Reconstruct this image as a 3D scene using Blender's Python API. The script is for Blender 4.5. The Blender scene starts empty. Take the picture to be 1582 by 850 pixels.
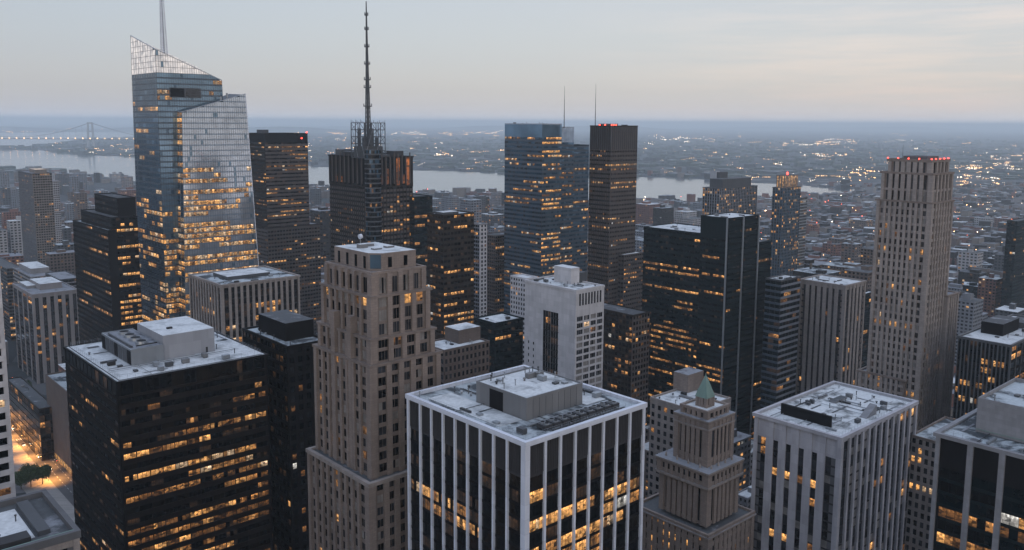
import bpy, bmesh, math, random
from mathutils import Vector, Matrix
random.seed(7)
R = math.radians
scene = bpy.context.scene
HAZE = 7.6e-5                                        # density of the dusk haze, per metre
COL = scene.collection

# ------------------------------------------------------------------ camera
CAM_H = 250.0
FPX, PPX, PPY = 1335.0, 791.0, 360.0          # focal length and principal point, in pixels of the 1582 px wide photograph
PITCH, ROLL = math.atan(170.0 / 1335.0), R(0.35)
cam_data = bpy.data.cameras.new('camera')
cam = bpy.data.objects.new('camera', cam_data)
COL.objects.link(cam)
CAM_M = Matrix.Rotation(R(90) - PITCH, 4, 'X') @ Matrix.Rotation(ROLL, 4, 'Z')
cam.matrix_world = Matrix.Translation((0, 0, CAM_H)) @ CAM_M
cam_data.sensor_width = 36.0
cam_data.lens = 36.0 * FPX / 1582.0
cam_data.shift_y = -(425.0 - PPY) / 1582.0
cam_data.clip_start = 1.0
cam_data.clip_end = 200000.0
scene.camera = cam
C3 = CAM_M.to_3x3()
C3I = C3.inverted()

# ------------------------------------------------------------------ world
SUN_ELEV, SUN_AZ = R(14), R(178)               # azimuth clockwise from the view direction: behind the camera
world = bpy.data.worlds.new('World')
scene.world = world
world.use_nodes = True
wt = world.node_tree
wt.nodes.clear()
def wn(t, **kw):
    n = wt.nodes.new(t)
    for k, v in kw.items():
        setattr(n, k, v)
    return n
w_out = wn('ShaderNodeOutputWorld')
w_sky = wn('ShaderNodeTexSky', sky_type='NISHITA', sun_disc=False, sun_elevation=SUN_ELEV, sun_rotation=SUN_AZ,
           altitude=250.0, air_density=1.4, dust_density=2.0, ozone_density=3.0)
w_bg1 = wn('ShaderNodeBackground'); w_bg1.inputs[1].default_value = 0.05
wt.links.new(w_sky.outputs[0], w_bg1.inputs[0])
# thin high overcast: a pale layer whose colour follows height above the horizon, with faint warm wisps
w_tc = wn('ShaderNodeTexCoord')
w_sep = wn('ShaderNodeSeparateXYZ')
wt.links.new(w_tc.outputs['Generated'], w_sep.inputs[0])
w_rampz = wn('ShaderNodeValToRGB')
els = w_rampz.color_ramp.elements
els[0].position = 0.0; els[0].color = (0.98, 1.01, 1.0, 1)
els[1].position = 1.0; els[1].color = (0.66, 0.88, 1.12, 1)
for p, c in ((0.005, (0.80, 0.835, 0.83, 1)), (0.010, (0.60, 0.632, 0.63, 1)), (0.02, (0.49, 0.522, 0.525, 1)), (0.035, (0.432, 0.463, 0.475, 1)), (0.07, (0.40, 0.43, 0.47, 1)), (0.14, (0.40, 0.425, 0.455, 1)), (0.35, (0.45, 0.55, 0.66, 1))):
    e = els.new(p); e.color = c
wt.links.new(w_sep.outputs['Z'], w_rampz.inputs[0])
# west side (right of the view) paler and warmer
w_mr = wn('ShaderNodeMapRange'); w_mr.inputs[1].default_value = -0.45; w_mr.inputs[2].default_value = 0.5
wt.links.new(w_sep.outputs['X'], w_mr.inputs[0])
w_side = wn('ShaderNodeMix', data_type='RGBA')
w_side.inputs['A'].default_value = (0.92, 0.858, 0.955, 1)
w_side.inputs['B'].default_value = (1.25, 1.075, 1.06, 1)
wt.links.new(w_mr.outputs[0], w_side.inputs['Factor'])
w_mul = wn('ShaderNodeMix', data_type='RGBA', blend_type='MULTIPLY')
w_mul.inputs['Factor'].default_value = 1.0
wt.links.new(w_rampz.outputs[0], w_mul.inputs['A'])
wt.links.new(w_side.outputs['Result'], w_mul.inputs['B'])
# wisps
w_map = wn('ShaderNodeMapping'); w_map.inputs['Scale'].default_value = (2.2, 1.2, 26.0); w_map.inputs['Rotation'].default_value = (0, R(5), 0)
wt.links.new(w_tc.outputs['Generated'], w_map.inputs[0])
w_noise = wn('ShaderNodeTexNoise'); w_noise.inputs['Scale'].default_value = 2.2; w_noise.inputs['Detail'].default_value = 7; w_noise.inputs['Roughness'].default_value = 0.6
wt.links.new(w_map.outputs[0], w_noise.inputs['Vector'])
w_nr = wn('ShaderNodeMapRange'); w_nr.inputs[1].default_value = 0.44; w_nr.inputs[2].default_value = 0.70
wt.links.new(w_noise.outputs[0], w_nr.inputs[0])
w_mr2 = wn('ShaderNodeMapRange'); w_mr2.inputs[1].default_value = 0.05; w_mr2.inputs[2].default_value = 0.5; w_mr2.inputs[4].default_value = 0.75
wt.links.new(w_sep.outputs['X'], w_mr2.inputs[0])
w_amt = wn('ShaderNodeMath', operation='MULTIPLY')
wt.links.new(w_nr.outputs[0], w_amt.inputs[0]); wt.links.new(w_mr2.outputs[0], w_amt.inputs[1])
w_wisp = wn('ShaderNodeMix', data_type='RGBA')
w_wisp.inputs['B'].default_value = (0.74, 0.575, 0.53, 1)
wt.links.new(w_amt.outputs[0], w_wisp.inputs['Factor'])
wt.links.new(w_mul.outputs['Result'], w_wisp.inputs['A'])
# the half of the sky behind the camera, towards the low sun, is brighter
w_back = wn('ShaderNodeMapRange'); w_back.inputs[1].default_value = 0.15; w_back.inputs[2].default_value = -0.8
w_back.inputs[3].default_value = 1.0; w_back.inputs[4].default_value = 1.15
wt.links.new(w_sep.outputs['Y'], w_back.inputs[0])
w_bg2 = wn('ShaderNodeBackground')
wt.links.new(w_wisp.outputs['Result'], w_bg2.inputs[0]); wt.links.new(w_back.outputs[0], w_bg2.inputs[1])
w_add = wn('ShaderNodeAddShader')
wt.links.new(w_bg1.outputs[0], w_add.inputs[0]); wt.links.new(w_bg2.outputs[0], w_add.inputs[1])
wt.links.new(w_add.outputs[0], w_out.inputs[0])

# ------------------------------------------------------------------ sun (soft, low, behind the camera)
sun_data = bpy.data.lights.new('sun', 'SUN')
sun_data.energy = 0.25
sun_data.angle = R(40)
sun_data.color = (1.0, 0.97, 0.93)
sun = bpy.data.objects.new('sun', sun_data)
COL.objects.link(sun)
sd_ = Vector((math.sin(SUN_AZ) * math.cos(SUN_ELEV), math.cos(SUN_AZ) * math.cos(SUN_ELEV), math.sin(SUN_ELEV)))
sun.rotation_euler = sd_.to_track_quat('Z', 'Y').to_euler()

# ------------------------------------------------------------------ exposure, render
vs = scene.view_settings
scene.display_settings.display_device = 'sRGB'
vs.view_transform = 'Standard'; vs.look = 'None'; vs.exposure = 0.0; vs.gamma = 1.0; vs.use_curve_mapping = False
cy = scene.cycles
cy.use_denoising = True
cy.max_bounces = 5; cy.diffuse_bounces = 1; cy.glossy_bounces = 3; cy.transmission_bounces = 2; cy.volume_bounces = 2
cy.sample_clamp_indirect = 4.0
cy.caustics_reflective = False; cy.caustics_refractive = False

# ------------------------------------------------------------------ projection helpers
def ray(px, py):
    return (C3 @ Vector(((px - PPX) / FPX, (PPY - py) / FPX, -1.0))).normalized()
def pt(px, py, h=None, Y=None):
    """the world point on the ray of a pixel, at height h or at forward distance Y"""
    d = ray(px, py)
    t = (h - CAM_H) / d.z if Y is None else Y / d.y
    return Vector((0, 0, CAM_H)) + d * t
def proj(p):
    q = C3I @ (Vector(p) - Vector((0, 0, CAM_H)))
    return (PPX + FPX * q.x / -q.z, PPY - FPX * q.y / -q.z)
GA = R(42)                                         # the street grid turns 42 degrees
U = Vector((math.cos(GA), math.sin(GA), 0)); V = Vector((-math.sin(GA), math.cos(GA), 0))
def run(p, d, px):
    """how far along d from p until the projected x reaches px"""
    lo, hi = 0.0, 400.0
    x0 = proj(p)[0]
    s = 1 if px > x0 else -1
    for _ in range(50):
        m = (lo + hi) / 2
        if (proj(p + d * m)[0] - px) * s < 0: lo = m
        else: hi = m
    return lo

# ------------------------------------------------------------------ materials
MATS = {}
def new_mat(name):
    m = bpy.data.materials.new(name); m.use_nodes = True
    nt = m.node_tree; nt.nodes.clear()
    MATS[name] = m
    return m, nt
def nd(nt, t, **kw):
    n = nt.nodes.new(t)
    for k, v in kw.items(): setattr(n, k, v)
    return n
def principled(nt, rough=0.8, spec=0.5, metal=0.0):
    o = nd(nt, 'ShaderNodeOutputMaterial'); b = nd(nt, 'ShaderNodeBsdfPrincipled')
    b.inputs['Roughness'].default_value = rough; b.inputs['Specular IOR Level'].default_value = spec; b.inputs['Metallic'].default_value = metal
    nt.links.new(b.outputs[0], o.inputs[0])
    return b
def grid_vec(nt):
    """(along the facade, height, 0) in metres, for facades on the street grid"""
    g = nd(nt, 'ShaderNodeNewGeometry')
    r = nd(nt, 'ShaderNodeVectorRotate', rotation_type='Z_AXIS'); r.inputs['Angle'].default_value = -GA
    nt.links.new(g.outputs['Position'], r.inputs['Vector'])
    s = nd(nt, 'ShaderNodeSeparateXYZ'); nt.links.new(r.outputs[0], s.inputs[0])
    a = nd(nt, 'ShaderNodeMath', operation='ADD'); nt.links.new(s.outputs[0], a.inputs[0]); nt.links.new(s.outputs[1], a.inputs[1])
    c = nd(nt, 'ShaderNodeCombineXYZ'); nt.links.new(a.outputs[0], c.inputs[0]); nt.links.new(s.outputs[2], c.inputs[1])
    return c.outputs[0]
def wall_mat(name, col, rough=0.8, var=0.25, joints=0.0, bw=2.4, bh=1.3, metal=0.0, spec=0.4):
    m, nt = new_mat(name)
    b = principled(nt, rough, spec, metal)
    gv = grid_vec(nt)
    mp = nd(nt, 'ShaderNodeMapping'); mp.inputs['Scale'].default_value = (0.5, 0.06, 1)      # vertical streaks
    nt.links.new(gv, mp.inputs[0])
    n1 = nd(nt, 'ShaderNodeTexNoise'); n1.inputs['Scale'].default_value = 1.0; n1.inputs['Detail'].default_value = 5
    nt.links.new(mp.outputs[0], n1.inputs['Vector'])
    n2 = nd(nt, 'ShaderNodeTexNoise'); n2.inputs['Scale'].default_value = 0.09; n2.inputs['Detail'].default_value = 4
    g2 = nd(nt, 'ShaderNodeNewGeometry'); nt.links.new(g2.outputs['Position'], n2.inputs['Vector'])
    ad = nd(nt, 'ShaderNodeMath', operation='ADD'); nt.links.new(n1.outputs[0], ad.inputs[0]); nt.links.new(n2.outputs[0], ad.inputs[1])
    mr = nd(nt, 'ShaderNodeMapRange'); mr.inputs[1].default_value = 0.6; mr.inputs[2].default_value = 1.4
    mr.inputs[3].default_value = 1 - var; mr.inputs[4].default_value = 1 + var
    nt.links.new(ad.outputs[0], mr.inputs[0])
    last = mr.outputs[0]
    if joints:
        br = nd(nt, 'ShaderNodeTexBrick'); br.inputs['Scale'].default_value = 1.0
        br.inputs['Color1'].default_value = (1, 1, 1, 1); br.inputs['Color2'].default_value = (0.84, 0.84, 0.84, 1); br.inputs['Mortar'].default_value = (1 - joints,) * 3 + (1,)
        br.inputs['Brick Width'].default_value = bw; br.inputs['Row Height'].default_value = bh; br.inputs['Mortar Size'].default_value = 0.05
        nt.links.new(gv, br.inputs['Vector'])
        mm = nd(nt, 'ShaderNodeMath', operation='MULTIPLY'); nt.links.new(last, mm.inputs[0]); nt.links.new(br.outputs['Color'], mm.inputs[1])
        last = mm.outputs[0]
    hs = nd(nt, 'ShaderNodeVectorMath', operation='SCALE'); hs.inputs[0].default_value = col; nt.links.new(last, hs.inputs['Scale'])
    nt.links.new(hs.outputs[0], b.inputs['Base Color'])
    return m
def roof_mat(name, col, dark, thr=0.56, scale=0.13, soft=0.05):
    m, nt = new_mat(name)
    b = principled(nt, 0.85, 0.3)
    g = nd(nt, 'ShaderNodeNewGeometry')
    n1 = nd(nt, 'ShaderNodeTexNoise'); n1.inputs['Scale'].default_value = scale; n1.inputs['Detail'].default_value = 8; n1.inputs['Roughness'].default_value = 0.62; n1.inputs['Distortion'].default_value = 0.4
    nt.links.new(g.outputs['Position'], n1.inputs['Vector'])
    mr = nd(nt, 'ShaderNodeMapRange'); mr.inputs[1].default_value = thr - soft; mr.inputs[2].default_value = thr + soft
    nt.links.new(n1.outputs[0], mr.inputs[0])
    n2 = nd(nt, 'ShaderNodeTexNoise'); n2.inputs['Scale'].default_value = 0.9; n2.inputs['Detail'].default_value = 6
    nt.links.new(g.outputs['Position'], n2.inputs['Vector'])
    mr2 = nd(nt, 'ShaderNodeMapRange'); mr2.inputs[1].default_value = 0.3; mr2.inputs[2].default_value = 0.7; mr2.inputs[3].default_value = 0.84; mr2.inputs[4].default_value = 1.08
    nt.links.new(n2.outputs[0], mr2.inputs[0])
    mx = nd(nt, 'ShaderNodeMix', data_type='RGBA'); mx.inputs['A'].default_value = col + (1,); mx.inputs['B'].default_value = dark + (1,)
    nt.links.new(mr.outputs[0], mx.inputs['Factor'])
    sc = nd(nt, 'ShaderNodeVectorMath', operation='SCALE'); nt.links.new(mx.outputs['Result'], sc.inputs[0]); nt.links.new(mr2.outputs[0], sc.inputs['Scale'])
    nt.links.new(sc.outputs[0], b.inputs['Base Color'])
    return m
def glass_mat(name, col, rough=0.06, spec=0.6, metal=0.0, var=0.5, vs_=0.35):
    m, nt = new_mat(name)
    b = principled(nt, rough, spec, metal)
    g = nd(nt, 'ShaderNodeNewGeometry')
    n = nd(nt, 'ShaderNodeTexNoise'); n.inputs['Scale'].default_value = vs_; n.inputs['Detail'].default_value = 3
    nt.links.new(g.outputs['Position'], n.inputs['Vector'])
    mr = nd(nt, 'ShaderNodeMapRange'); mr.inputs[1].default_value = 0.3; mr.inputs[2].default_value = 0.7; mr.inputs[3].default_value = 1 - var; mr.inputs[4].default_value = 1 + var
    nt.links.new(n.outputs[0], mr.inputs[0])
    sc = nd(nt, 'ShaderNodeVectorMath', operation='SCALE'); sc.inputs[0].default_value = col; nt.links.new(mr.outputs[0], sc.inputs['Scale'])
    nt.links.new(sc.outputs[0], b.inputs['Base Color'])
    return m
def lit_mat(name, col, strength, contrast=0.75, scale=0.8):
    """a window with lamps on inside: ceiling lights, blinds and furniture make its brightness uneven"""
    m, nt = new_mat(name)
    b = principled(nt, 0.08, 0.5)
    b.inputs['Base Color'].default_value = (0.02, 0.02, 0.02, 1)
    gv = grid_vec(nt)
    mp = nd(nt, 'ShaderNodeMapping'); mp.inputs['Scale'].default_value = (1.0, 1.6, 1)
    nt.links.new(gv, mp.inputs[0])
    v = nd(nt, 'ShaderNodeTexVoronoi', distance='CHEBYCHEV'); v.inputs['Scale'].default_value = scale
    nt.links.new(mp.outputs[0], v.inputs['Vector'])
    s = nd(nt, 'ShaderNodeSeparateColor'); nt.links.new(v.outputs['Color'], s.inputs[0])
    n = nd(nt, 'ShaderNodeTexNoise'); n.inputs['Scale'].default_value = 1.7; n.inputs['Detail'].default_value = 4
    nt.links.new(mp.outputs[0], n.inputs['Vector'])
    mu = nd(nt, 'ShaderNodeMath', operation='MULTIPLY'); nt.links.new(s.outputs[0], mu.inputs[0]); nt.links.new(n.outputs[0], mu.inputs[1])
    mr = nd(nt, 'ShaderNodeMapRange'); mr.inputs[1].default_value = 0.0; mr.inputs[2].default_value = 0.45
    mr.inputs[3].default_value = strength * (1 - contrast); mr.inputs[4].default_value = strength * (1 + 0.6 * contrast)
    nt.links.new(mu.outputs[0], mr.inputs[0])
    uv = nd(nt, 'ShaderNodeUVMap'); su = nd(nt, 'ShaderNodeSeparateXYZ'); nt.links.new(uv.outputs[0], su.inputs[0])
    ge = nd(nt, 'ShaderNodeNewGeometry'); rn = ge.outputs['Random Per Island']
    def mth(op, a, c):
        q = nd(nt, 'ShaderNodeMath', operation=op)
        for k, x in ((0, a), (1, c)):
            if isinstance(x, (int, float)): q.inputs[k].default_value = x
            else: nt.links.new(x, q.inputs[k])
        return q.outputs[0]
    pane = mth('ADD', mth('MULTIPLY', rn, 0.8), 0.28)                                   # each room its own level
    up = mth('ADD', mth('MULTIPLY', su.outputs[1], 0.75), 0.5)                          # ceilings brighter than floors
    fx = mth('FRACT', mth('ADD', mth('MULTIPLY', su.outputs[0], 2.0), rn), 0)           # ceiling fittings
    fit = mth('MULTIPLY', mth('LESS_THAN', fx, 0.35), mth('MULTIPLY', mth('GREATER_THAN', su.outputs[1], 0.72), 0.8))
    r2 = mth('FRACT', mth('MULTIPLY', rn, 17.3), 0)
    blind = mth('GREATER_THAN', mth('ADD', su.outputs[1], mth('MULTIPLY', r2, 0.95)), 1.25)     # a blind pulled part of the way down
    lvl = mth('MULTIPLY', mth('MULTIPLY', pane, up), mth('ADD', fit, 1.0))
    lvl = mth('MULTIPLY', lvl, mth('SUBTRACT', 1.0, mth('MULTIPLY', blind, 0.5)))
    fin = mth('MULTIPLY', lvl, mr.outputs[0])
    hue = nd(nt, 'ShaderNodeMix', data_type='RGBA'); hue.inputs['A'].default_value = col + (1,)
    hue.inputs['B'].default_value = (1.0, min(1, col[1] * 1.14), min(1, col[2] * 1.45), 1)
    nt.links.new(mth('FRACT', mth('MULTIPLY', rn, 41.7), 0), hue.inputs['Factor'])
    nt.links.new(hue.outputs['Result'], b.inputs['Emission Color'])
    nt.links.new(fin, b.inputs['Emission Strength'])
    m.cycles.emission_sampling = 'NONE'
    return m
def glow_mat(name, col, strength, sampling='NONE'):
    m, nt = new_mat(name)
    b = principled(nt, 0.4, 0.3)
    b.inputs['Base Color'].default_value = (0.1, 0.1, 0.1, 1)
    b.inputs['Emission Color'].default_value = col + (1,); b.inputs['Emission Strength'].default_value = strength
    m.cycles.emission_sampling = sampling
    return m

wall_mat('limestone', (0.208, 0.168, 0.145), joints=0.25, bw=1.6, bh=0.8)
wall_mat('limestone_dark', (0.172, 0.137, 0.117), joints=0.2, bw=1.4, bh=0.7)
wall_mat('limestone_pale', (0.255, 0.222, 0.202), joints=0.25, bw=1.6, bh=0.9)
wall_mat('concrete_light', (0.38, 0.37, 0.39), joints=0.22, bw=3.0, bh=3.9, var=0.22)
wall_mat('concrete_white', (0.46, 0.45, 0.46), joints=0.2, bw=4.0, bh=3.0, var=0.16)
wall_mat('concrete_grey', (0.21, 0.21, 0.22), joints=0.15, var=0.2)
wall_mat('concrete_dark', (0.09, 0.09, 0.095), var=0.2)
wall_mat('panel_grey', (0.155, 0.158, 0.163), rough=0.6, var=0.15, joints=0.2, bw=3.5, bh=8)
wall_mat('panel_light', (0.30, 0.31, 0.335), rough=0.55, var=0.10, joints=0.1, bw=6, bh=8)
wall_mat('white_metal', (0.60, 0.625, 0.69), rough=0.45, var=0.14, joints=0.25, bw=200, bh=4.0)
wall_mat('black_metal', (0.010, 0.010, 0.011), rough=0.5, var=0.25, spec=.04)
wall_mat('dark_metal', (0.035, 0.035, 0.037), rough=0.5, var=0.2, spec=.2)
wall_mat('bronze', (0.026, 0.021, 0.018), rough=0.6, var=0.2, spec=.05)
wall_mat('bronze_light', (0.075, 0.063, 0.058), rough=0.5, var=0.2, spec=.2)
wall_mat('louver', (0.036, 0.035, 0.037), rough=0.55, var=0.22, spec=.2)
wall_mat('steel', (0.30, 0.32, 0.34), rough=0.4, var=0.1, metal=0.6)
wall_mat('steel_dark', (0.06, 0.064, 0.07), rough=0.5, var=0.15, spec=.25)
wall_mat('teal_panel', (0.007, 0.013, 0.015), rough=0.55, var=0.2, spec=.05)
wall_mat('brown_brick', (0.115, 0.088, 0.075), var=0.2, joints=0.2, bw=1.2, bh=0.5)
wall_mat('red_brick', (0.17, 0.075, 0.055), var=0.2, joints=0.2, bw=1.2, bh=0.5)
wall_mat('mid_stone', (0.16, 0.14, 0.125), var=0.2)
wall_mat('blue_grey_stone', (0.15, 0.16, 0.18), var=0.2)
wall_mat('pale_stone', (0.30, 0.295, 0.30), var=0.15)
wall_mat('granite_grey', (0.20, 0.19, 0.195), var=0.15)
wall_mat('copper_green', (0.13, 0.20, 0.175), var=0.25, rough=0.7)
wall_mat('dark_spandrel', (0.014, 0.012, 0.0115), rough=0.55, var=0.25, spec=.06)
wall_mat('spandrel_dark', (0.026, 0.025, 0.026), rough=0.5, var=0.2, spec=.08)
wall_mat('spandrel_blue', (0.055, 0.075, 0.098), rough=0.3, var=0.2)
wall_mat('spandrel_stone', (0.16, 0.14, 0.125), var=0.2)
wall_mat('mullion', (0.26, 0.29, 0.33), rough=0.4, var=0.1)
wall_mat('spandrel_glass', (0.20, 0.25, 0.31), rough=0.12, var=0.15, metal=0.5, spec=.8)
roof_mat('roof_pale', (0.55, 0.57, 0.575), (0.20, 0.215, 0.225), thr=0.60, soft=.12)
roof_mat('roof_stained', (0.54, 0.56, 0.565), (0.09, 0.097, 0.10), thr=0.585, scale=0.11, soft=.07)
roof_mat('roof_wet', (0.38, 0.42, 0.44), (0.045, 0.053, 0.06), thr=0.52, scale=0.09)
roof_mat('roof_grey', (0.21, 0.22, 0.24), (0.10, 0.10, 0.11), thr=0.58)
roof_mat('roof_far', (0.16, 0.17, 0.19), (0.05, 0.055, 0.06), thr=0.5, scale=0.03)
roof_mat('roof_dark', (0.075, 0.08, 0.085), (0.22, 0.23, 0.25), thr=0.62)
glass_mat('glass_black', (0.004, 0.005, 0.006), spec=0.2)
glass_mat('glass_brown', (0.011, 0.009, 0.007), spec=0.2)
glass_mat('glass_dim', (0.020, 0.022, 0.026), rough=0.12, spec=0.45)
glass_mat('glass_teal', (0.003, 0.007, 0.009), spec=0.2)
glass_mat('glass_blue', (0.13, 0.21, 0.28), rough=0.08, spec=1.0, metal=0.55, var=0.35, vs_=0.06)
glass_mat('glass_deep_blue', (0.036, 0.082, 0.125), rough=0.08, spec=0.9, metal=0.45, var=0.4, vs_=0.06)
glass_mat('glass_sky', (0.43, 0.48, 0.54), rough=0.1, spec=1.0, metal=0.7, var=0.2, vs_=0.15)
glass_mat('blind', (0.16, 0.15, 0.14), rough=0.35, spec=0.6, var=0.4)
lit_mat('lit_bright', (1.0, 0.455, 0.125), 1.05, 0.9)
lit_mat('lit_mid', (1.0, 0.42, 0.11), 0.48, 0.95)
lit_mat('lit_dim', (1.0, 0.40, 0.10), 0.17, 0.95)
lit_mat('lit_pale', (1.0, 0.62, 0.31), 0.8, 0.85)
lit_mat('screen_lit', (1.0, 0.89, 0.80), 0.42, 0.5, 0.25)
lit_mat('lit_faint', (1.0, 0.45, 0.15), 0.035, 0.95)
lit_mat('lit_cool', (1.0, 0.93, 0.82), 0.6, 0.9)
lit_mat('crown_orange', (1.0, 0.28, 0.06), 0.38, 0.95, 0.3)
lit_mat('crown_gold', (1.0, 0.52, 0.20), 0.7, 0.9, 0.4)
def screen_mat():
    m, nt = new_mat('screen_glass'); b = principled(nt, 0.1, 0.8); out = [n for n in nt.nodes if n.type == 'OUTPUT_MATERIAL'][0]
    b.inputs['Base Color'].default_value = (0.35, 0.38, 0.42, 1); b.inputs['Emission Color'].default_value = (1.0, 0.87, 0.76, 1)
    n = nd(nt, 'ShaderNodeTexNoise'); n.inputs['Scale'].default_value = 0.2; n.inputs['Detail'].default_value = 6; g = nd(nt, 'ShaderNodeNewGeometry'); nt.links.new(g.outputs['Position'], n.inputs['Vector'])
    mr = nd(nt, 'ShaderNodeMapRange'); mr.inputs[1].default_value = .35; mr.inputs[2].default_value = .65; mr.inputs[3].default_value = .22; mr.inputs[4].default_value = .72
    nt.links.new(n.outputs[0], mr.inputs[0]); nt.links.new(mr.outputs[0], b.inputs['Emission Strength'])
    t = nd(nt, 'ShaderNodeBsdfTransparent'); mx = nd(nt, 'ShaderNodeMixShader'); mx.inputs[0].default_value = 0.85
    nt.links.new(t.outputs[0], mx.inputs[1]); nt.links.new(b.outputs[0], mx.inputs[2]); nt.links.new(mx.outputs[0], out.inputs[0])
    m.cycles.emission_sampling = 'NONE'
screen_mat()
glow_mat('lamp_orange', (1.0, 0.48, 0.12), 14.0)
glow_mat('lamp_red', (1.0, 0.05, 0.03), 9.0)
glow_mat('lamp_white', (1.0, 0.86, 0.66), 10.0)
glow_mat('city_orange', (1.0, 0.55, 0.24), 10.0)
glow_mat('city_white', (1.0, 0.80, 0.60), 12.0)
glow_mat('city_red', (1.0, 0.12, 0.05), 8.0)

# ------------------------------------------------------------------ mesh builder
class MB:
    def __init__(s):
        s.v = []; s.f = []; s.m = []; s.mats = []
    def mi(s, mat):
        if mat not in s.mats: s.mats.append(mat)
        return s.mats.index(mat)
    def face(s, pts, mat):
        k = len(s.v); s.v += [tuple(p) for p in pts]; s.f.append(tuple(range(k, k + len(pts)))); s.m.append(s.mi(mat))
    def box(s, x0, y0, z0, x1, y1, z1, mat, top=None, bottom=True):
        k = len(s.v)
        s.v += [(x0, y0, z0), (x1, y0, z0), (x1, y1, z0), (x0, y1, z0), (x0, y0, z1), (x1, y0, z1), (x1, y1, z1), (x0, y1, z1)]
        i = s.mi(mat); t = s.mi(top) if top else i
        fs = [(0, 1, 5, 4), (1, 2, 6, 5), (2, 3, 7, 6), (3, 0, 4, 7), (4, 5, 6, 7)] + ([(3, 2, 1, 0)] if bottom else [])
        for n, f in enumerate(fs):
            s.f.append(tuple(k + q for q in f)); s.m.append(t if n == 4 else i)
    def fbox(s, O, e, n, a0, a1, d0, d1, z0, z1, mat):
        """box on a facade: along e from a0 to a1, out along n from d0 to d1"""
        k = len(s.v)
        def q(a, d, z): return (O[0] + e[0] * a + n[0] * d, O[1] + e[1] * a + n[1] * d, z)
        s.v += [q(a0, d1, z0), q(a1, d1, z0), q(a1, d0, z0), q(a0, d0, z0), q(a0, d1, z1), q(a1, d1, z1), q(a1, d0, z1), q(a0, d0, z1)]
        i = s.mi(mat)
        for f in ((0, 1, 5, 4), (1, 2, 6, 5), (2, 3, 7, 6), (3, 0, 4, 7), (4, 5, 6, 7), (3, 2, 1, 0)):
            s.f.append(tuple(k + t for t in f)); s.m.append(i)
    def prism(s, base, top, mat, topmat=None, cap=True):
        n = len(base); k = len(s.v)
        s.v += [tuple(p) for p in base] + [tuple(p) for p in top]
        i = s.mi(mat); t = s.mi(topmat) if topmat else i
        for a in range(n):
            b = (a + 1) % n
            s.f.append((k + a, k + b, k + n + b, k + n + a)); s.m.append(i)
        if cap:
            s.f.append(tuple(range(k + n, k + 2 * n))); s.m.append(t)
            s.f.append(tuple(reversed(range(k, k + n)))); s.m.append(i)
    def tube(s, p, q, r0, r1, mat, n=6):
        p, q = Vector(p), Vector(q); d = (q - p)
        if d.length < 1e-6: return
        z = d.normalized(); a = z.orthogonal().normalized(); b = z.cross(a)
        ring = lambda c, r: [c + (a * math.cos(2 * math.pi * k / n) + b * math.sin(2 * math.pi * k / n)) * r for k in range(n)]
        s.prism(ring(p, r0), ring(q, r1), mat)
    def build(s, name, parent=None, loc=None):
        me = bpy.data.meshes.new(name)
        me.from_pydata(s.v, [], s.f)
        for mt in s.mats: me.materials.append(MATS[mt])
        me.polygons.foreach_set('material_index', s.m)
        if name.startswith('window'):
            uvl = me.uv_layers.new(name='UVMap')
            uvl.data.foreach_set('uv', [0.0, 0.0, 1.0, 0.0, 1.0, 1.0, 0.0, 1.0] * len(s.f))
        me.update()
        o = bpy.data.objects.new(name, me); COL.objects.link(o)
        if parent: o.parent = parent
        if loc: o.location = loc
        return o
def tag(o, label=None, cat=None, group=None, kind=None):
    if label: o['label'] = label
    if cat: o['category'] = cat
    if group: o['group'] = group
    if kind: o['kind'] = kind
    return o
def empty(name, loc, rz=0.0):
    o = bpy.data.objects.new(name, None); COL.objects.link(o)
    o.location = loc; o.rotation_euler = (0, 0, rz); o.empty_display_size = 2
    return o

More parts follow.
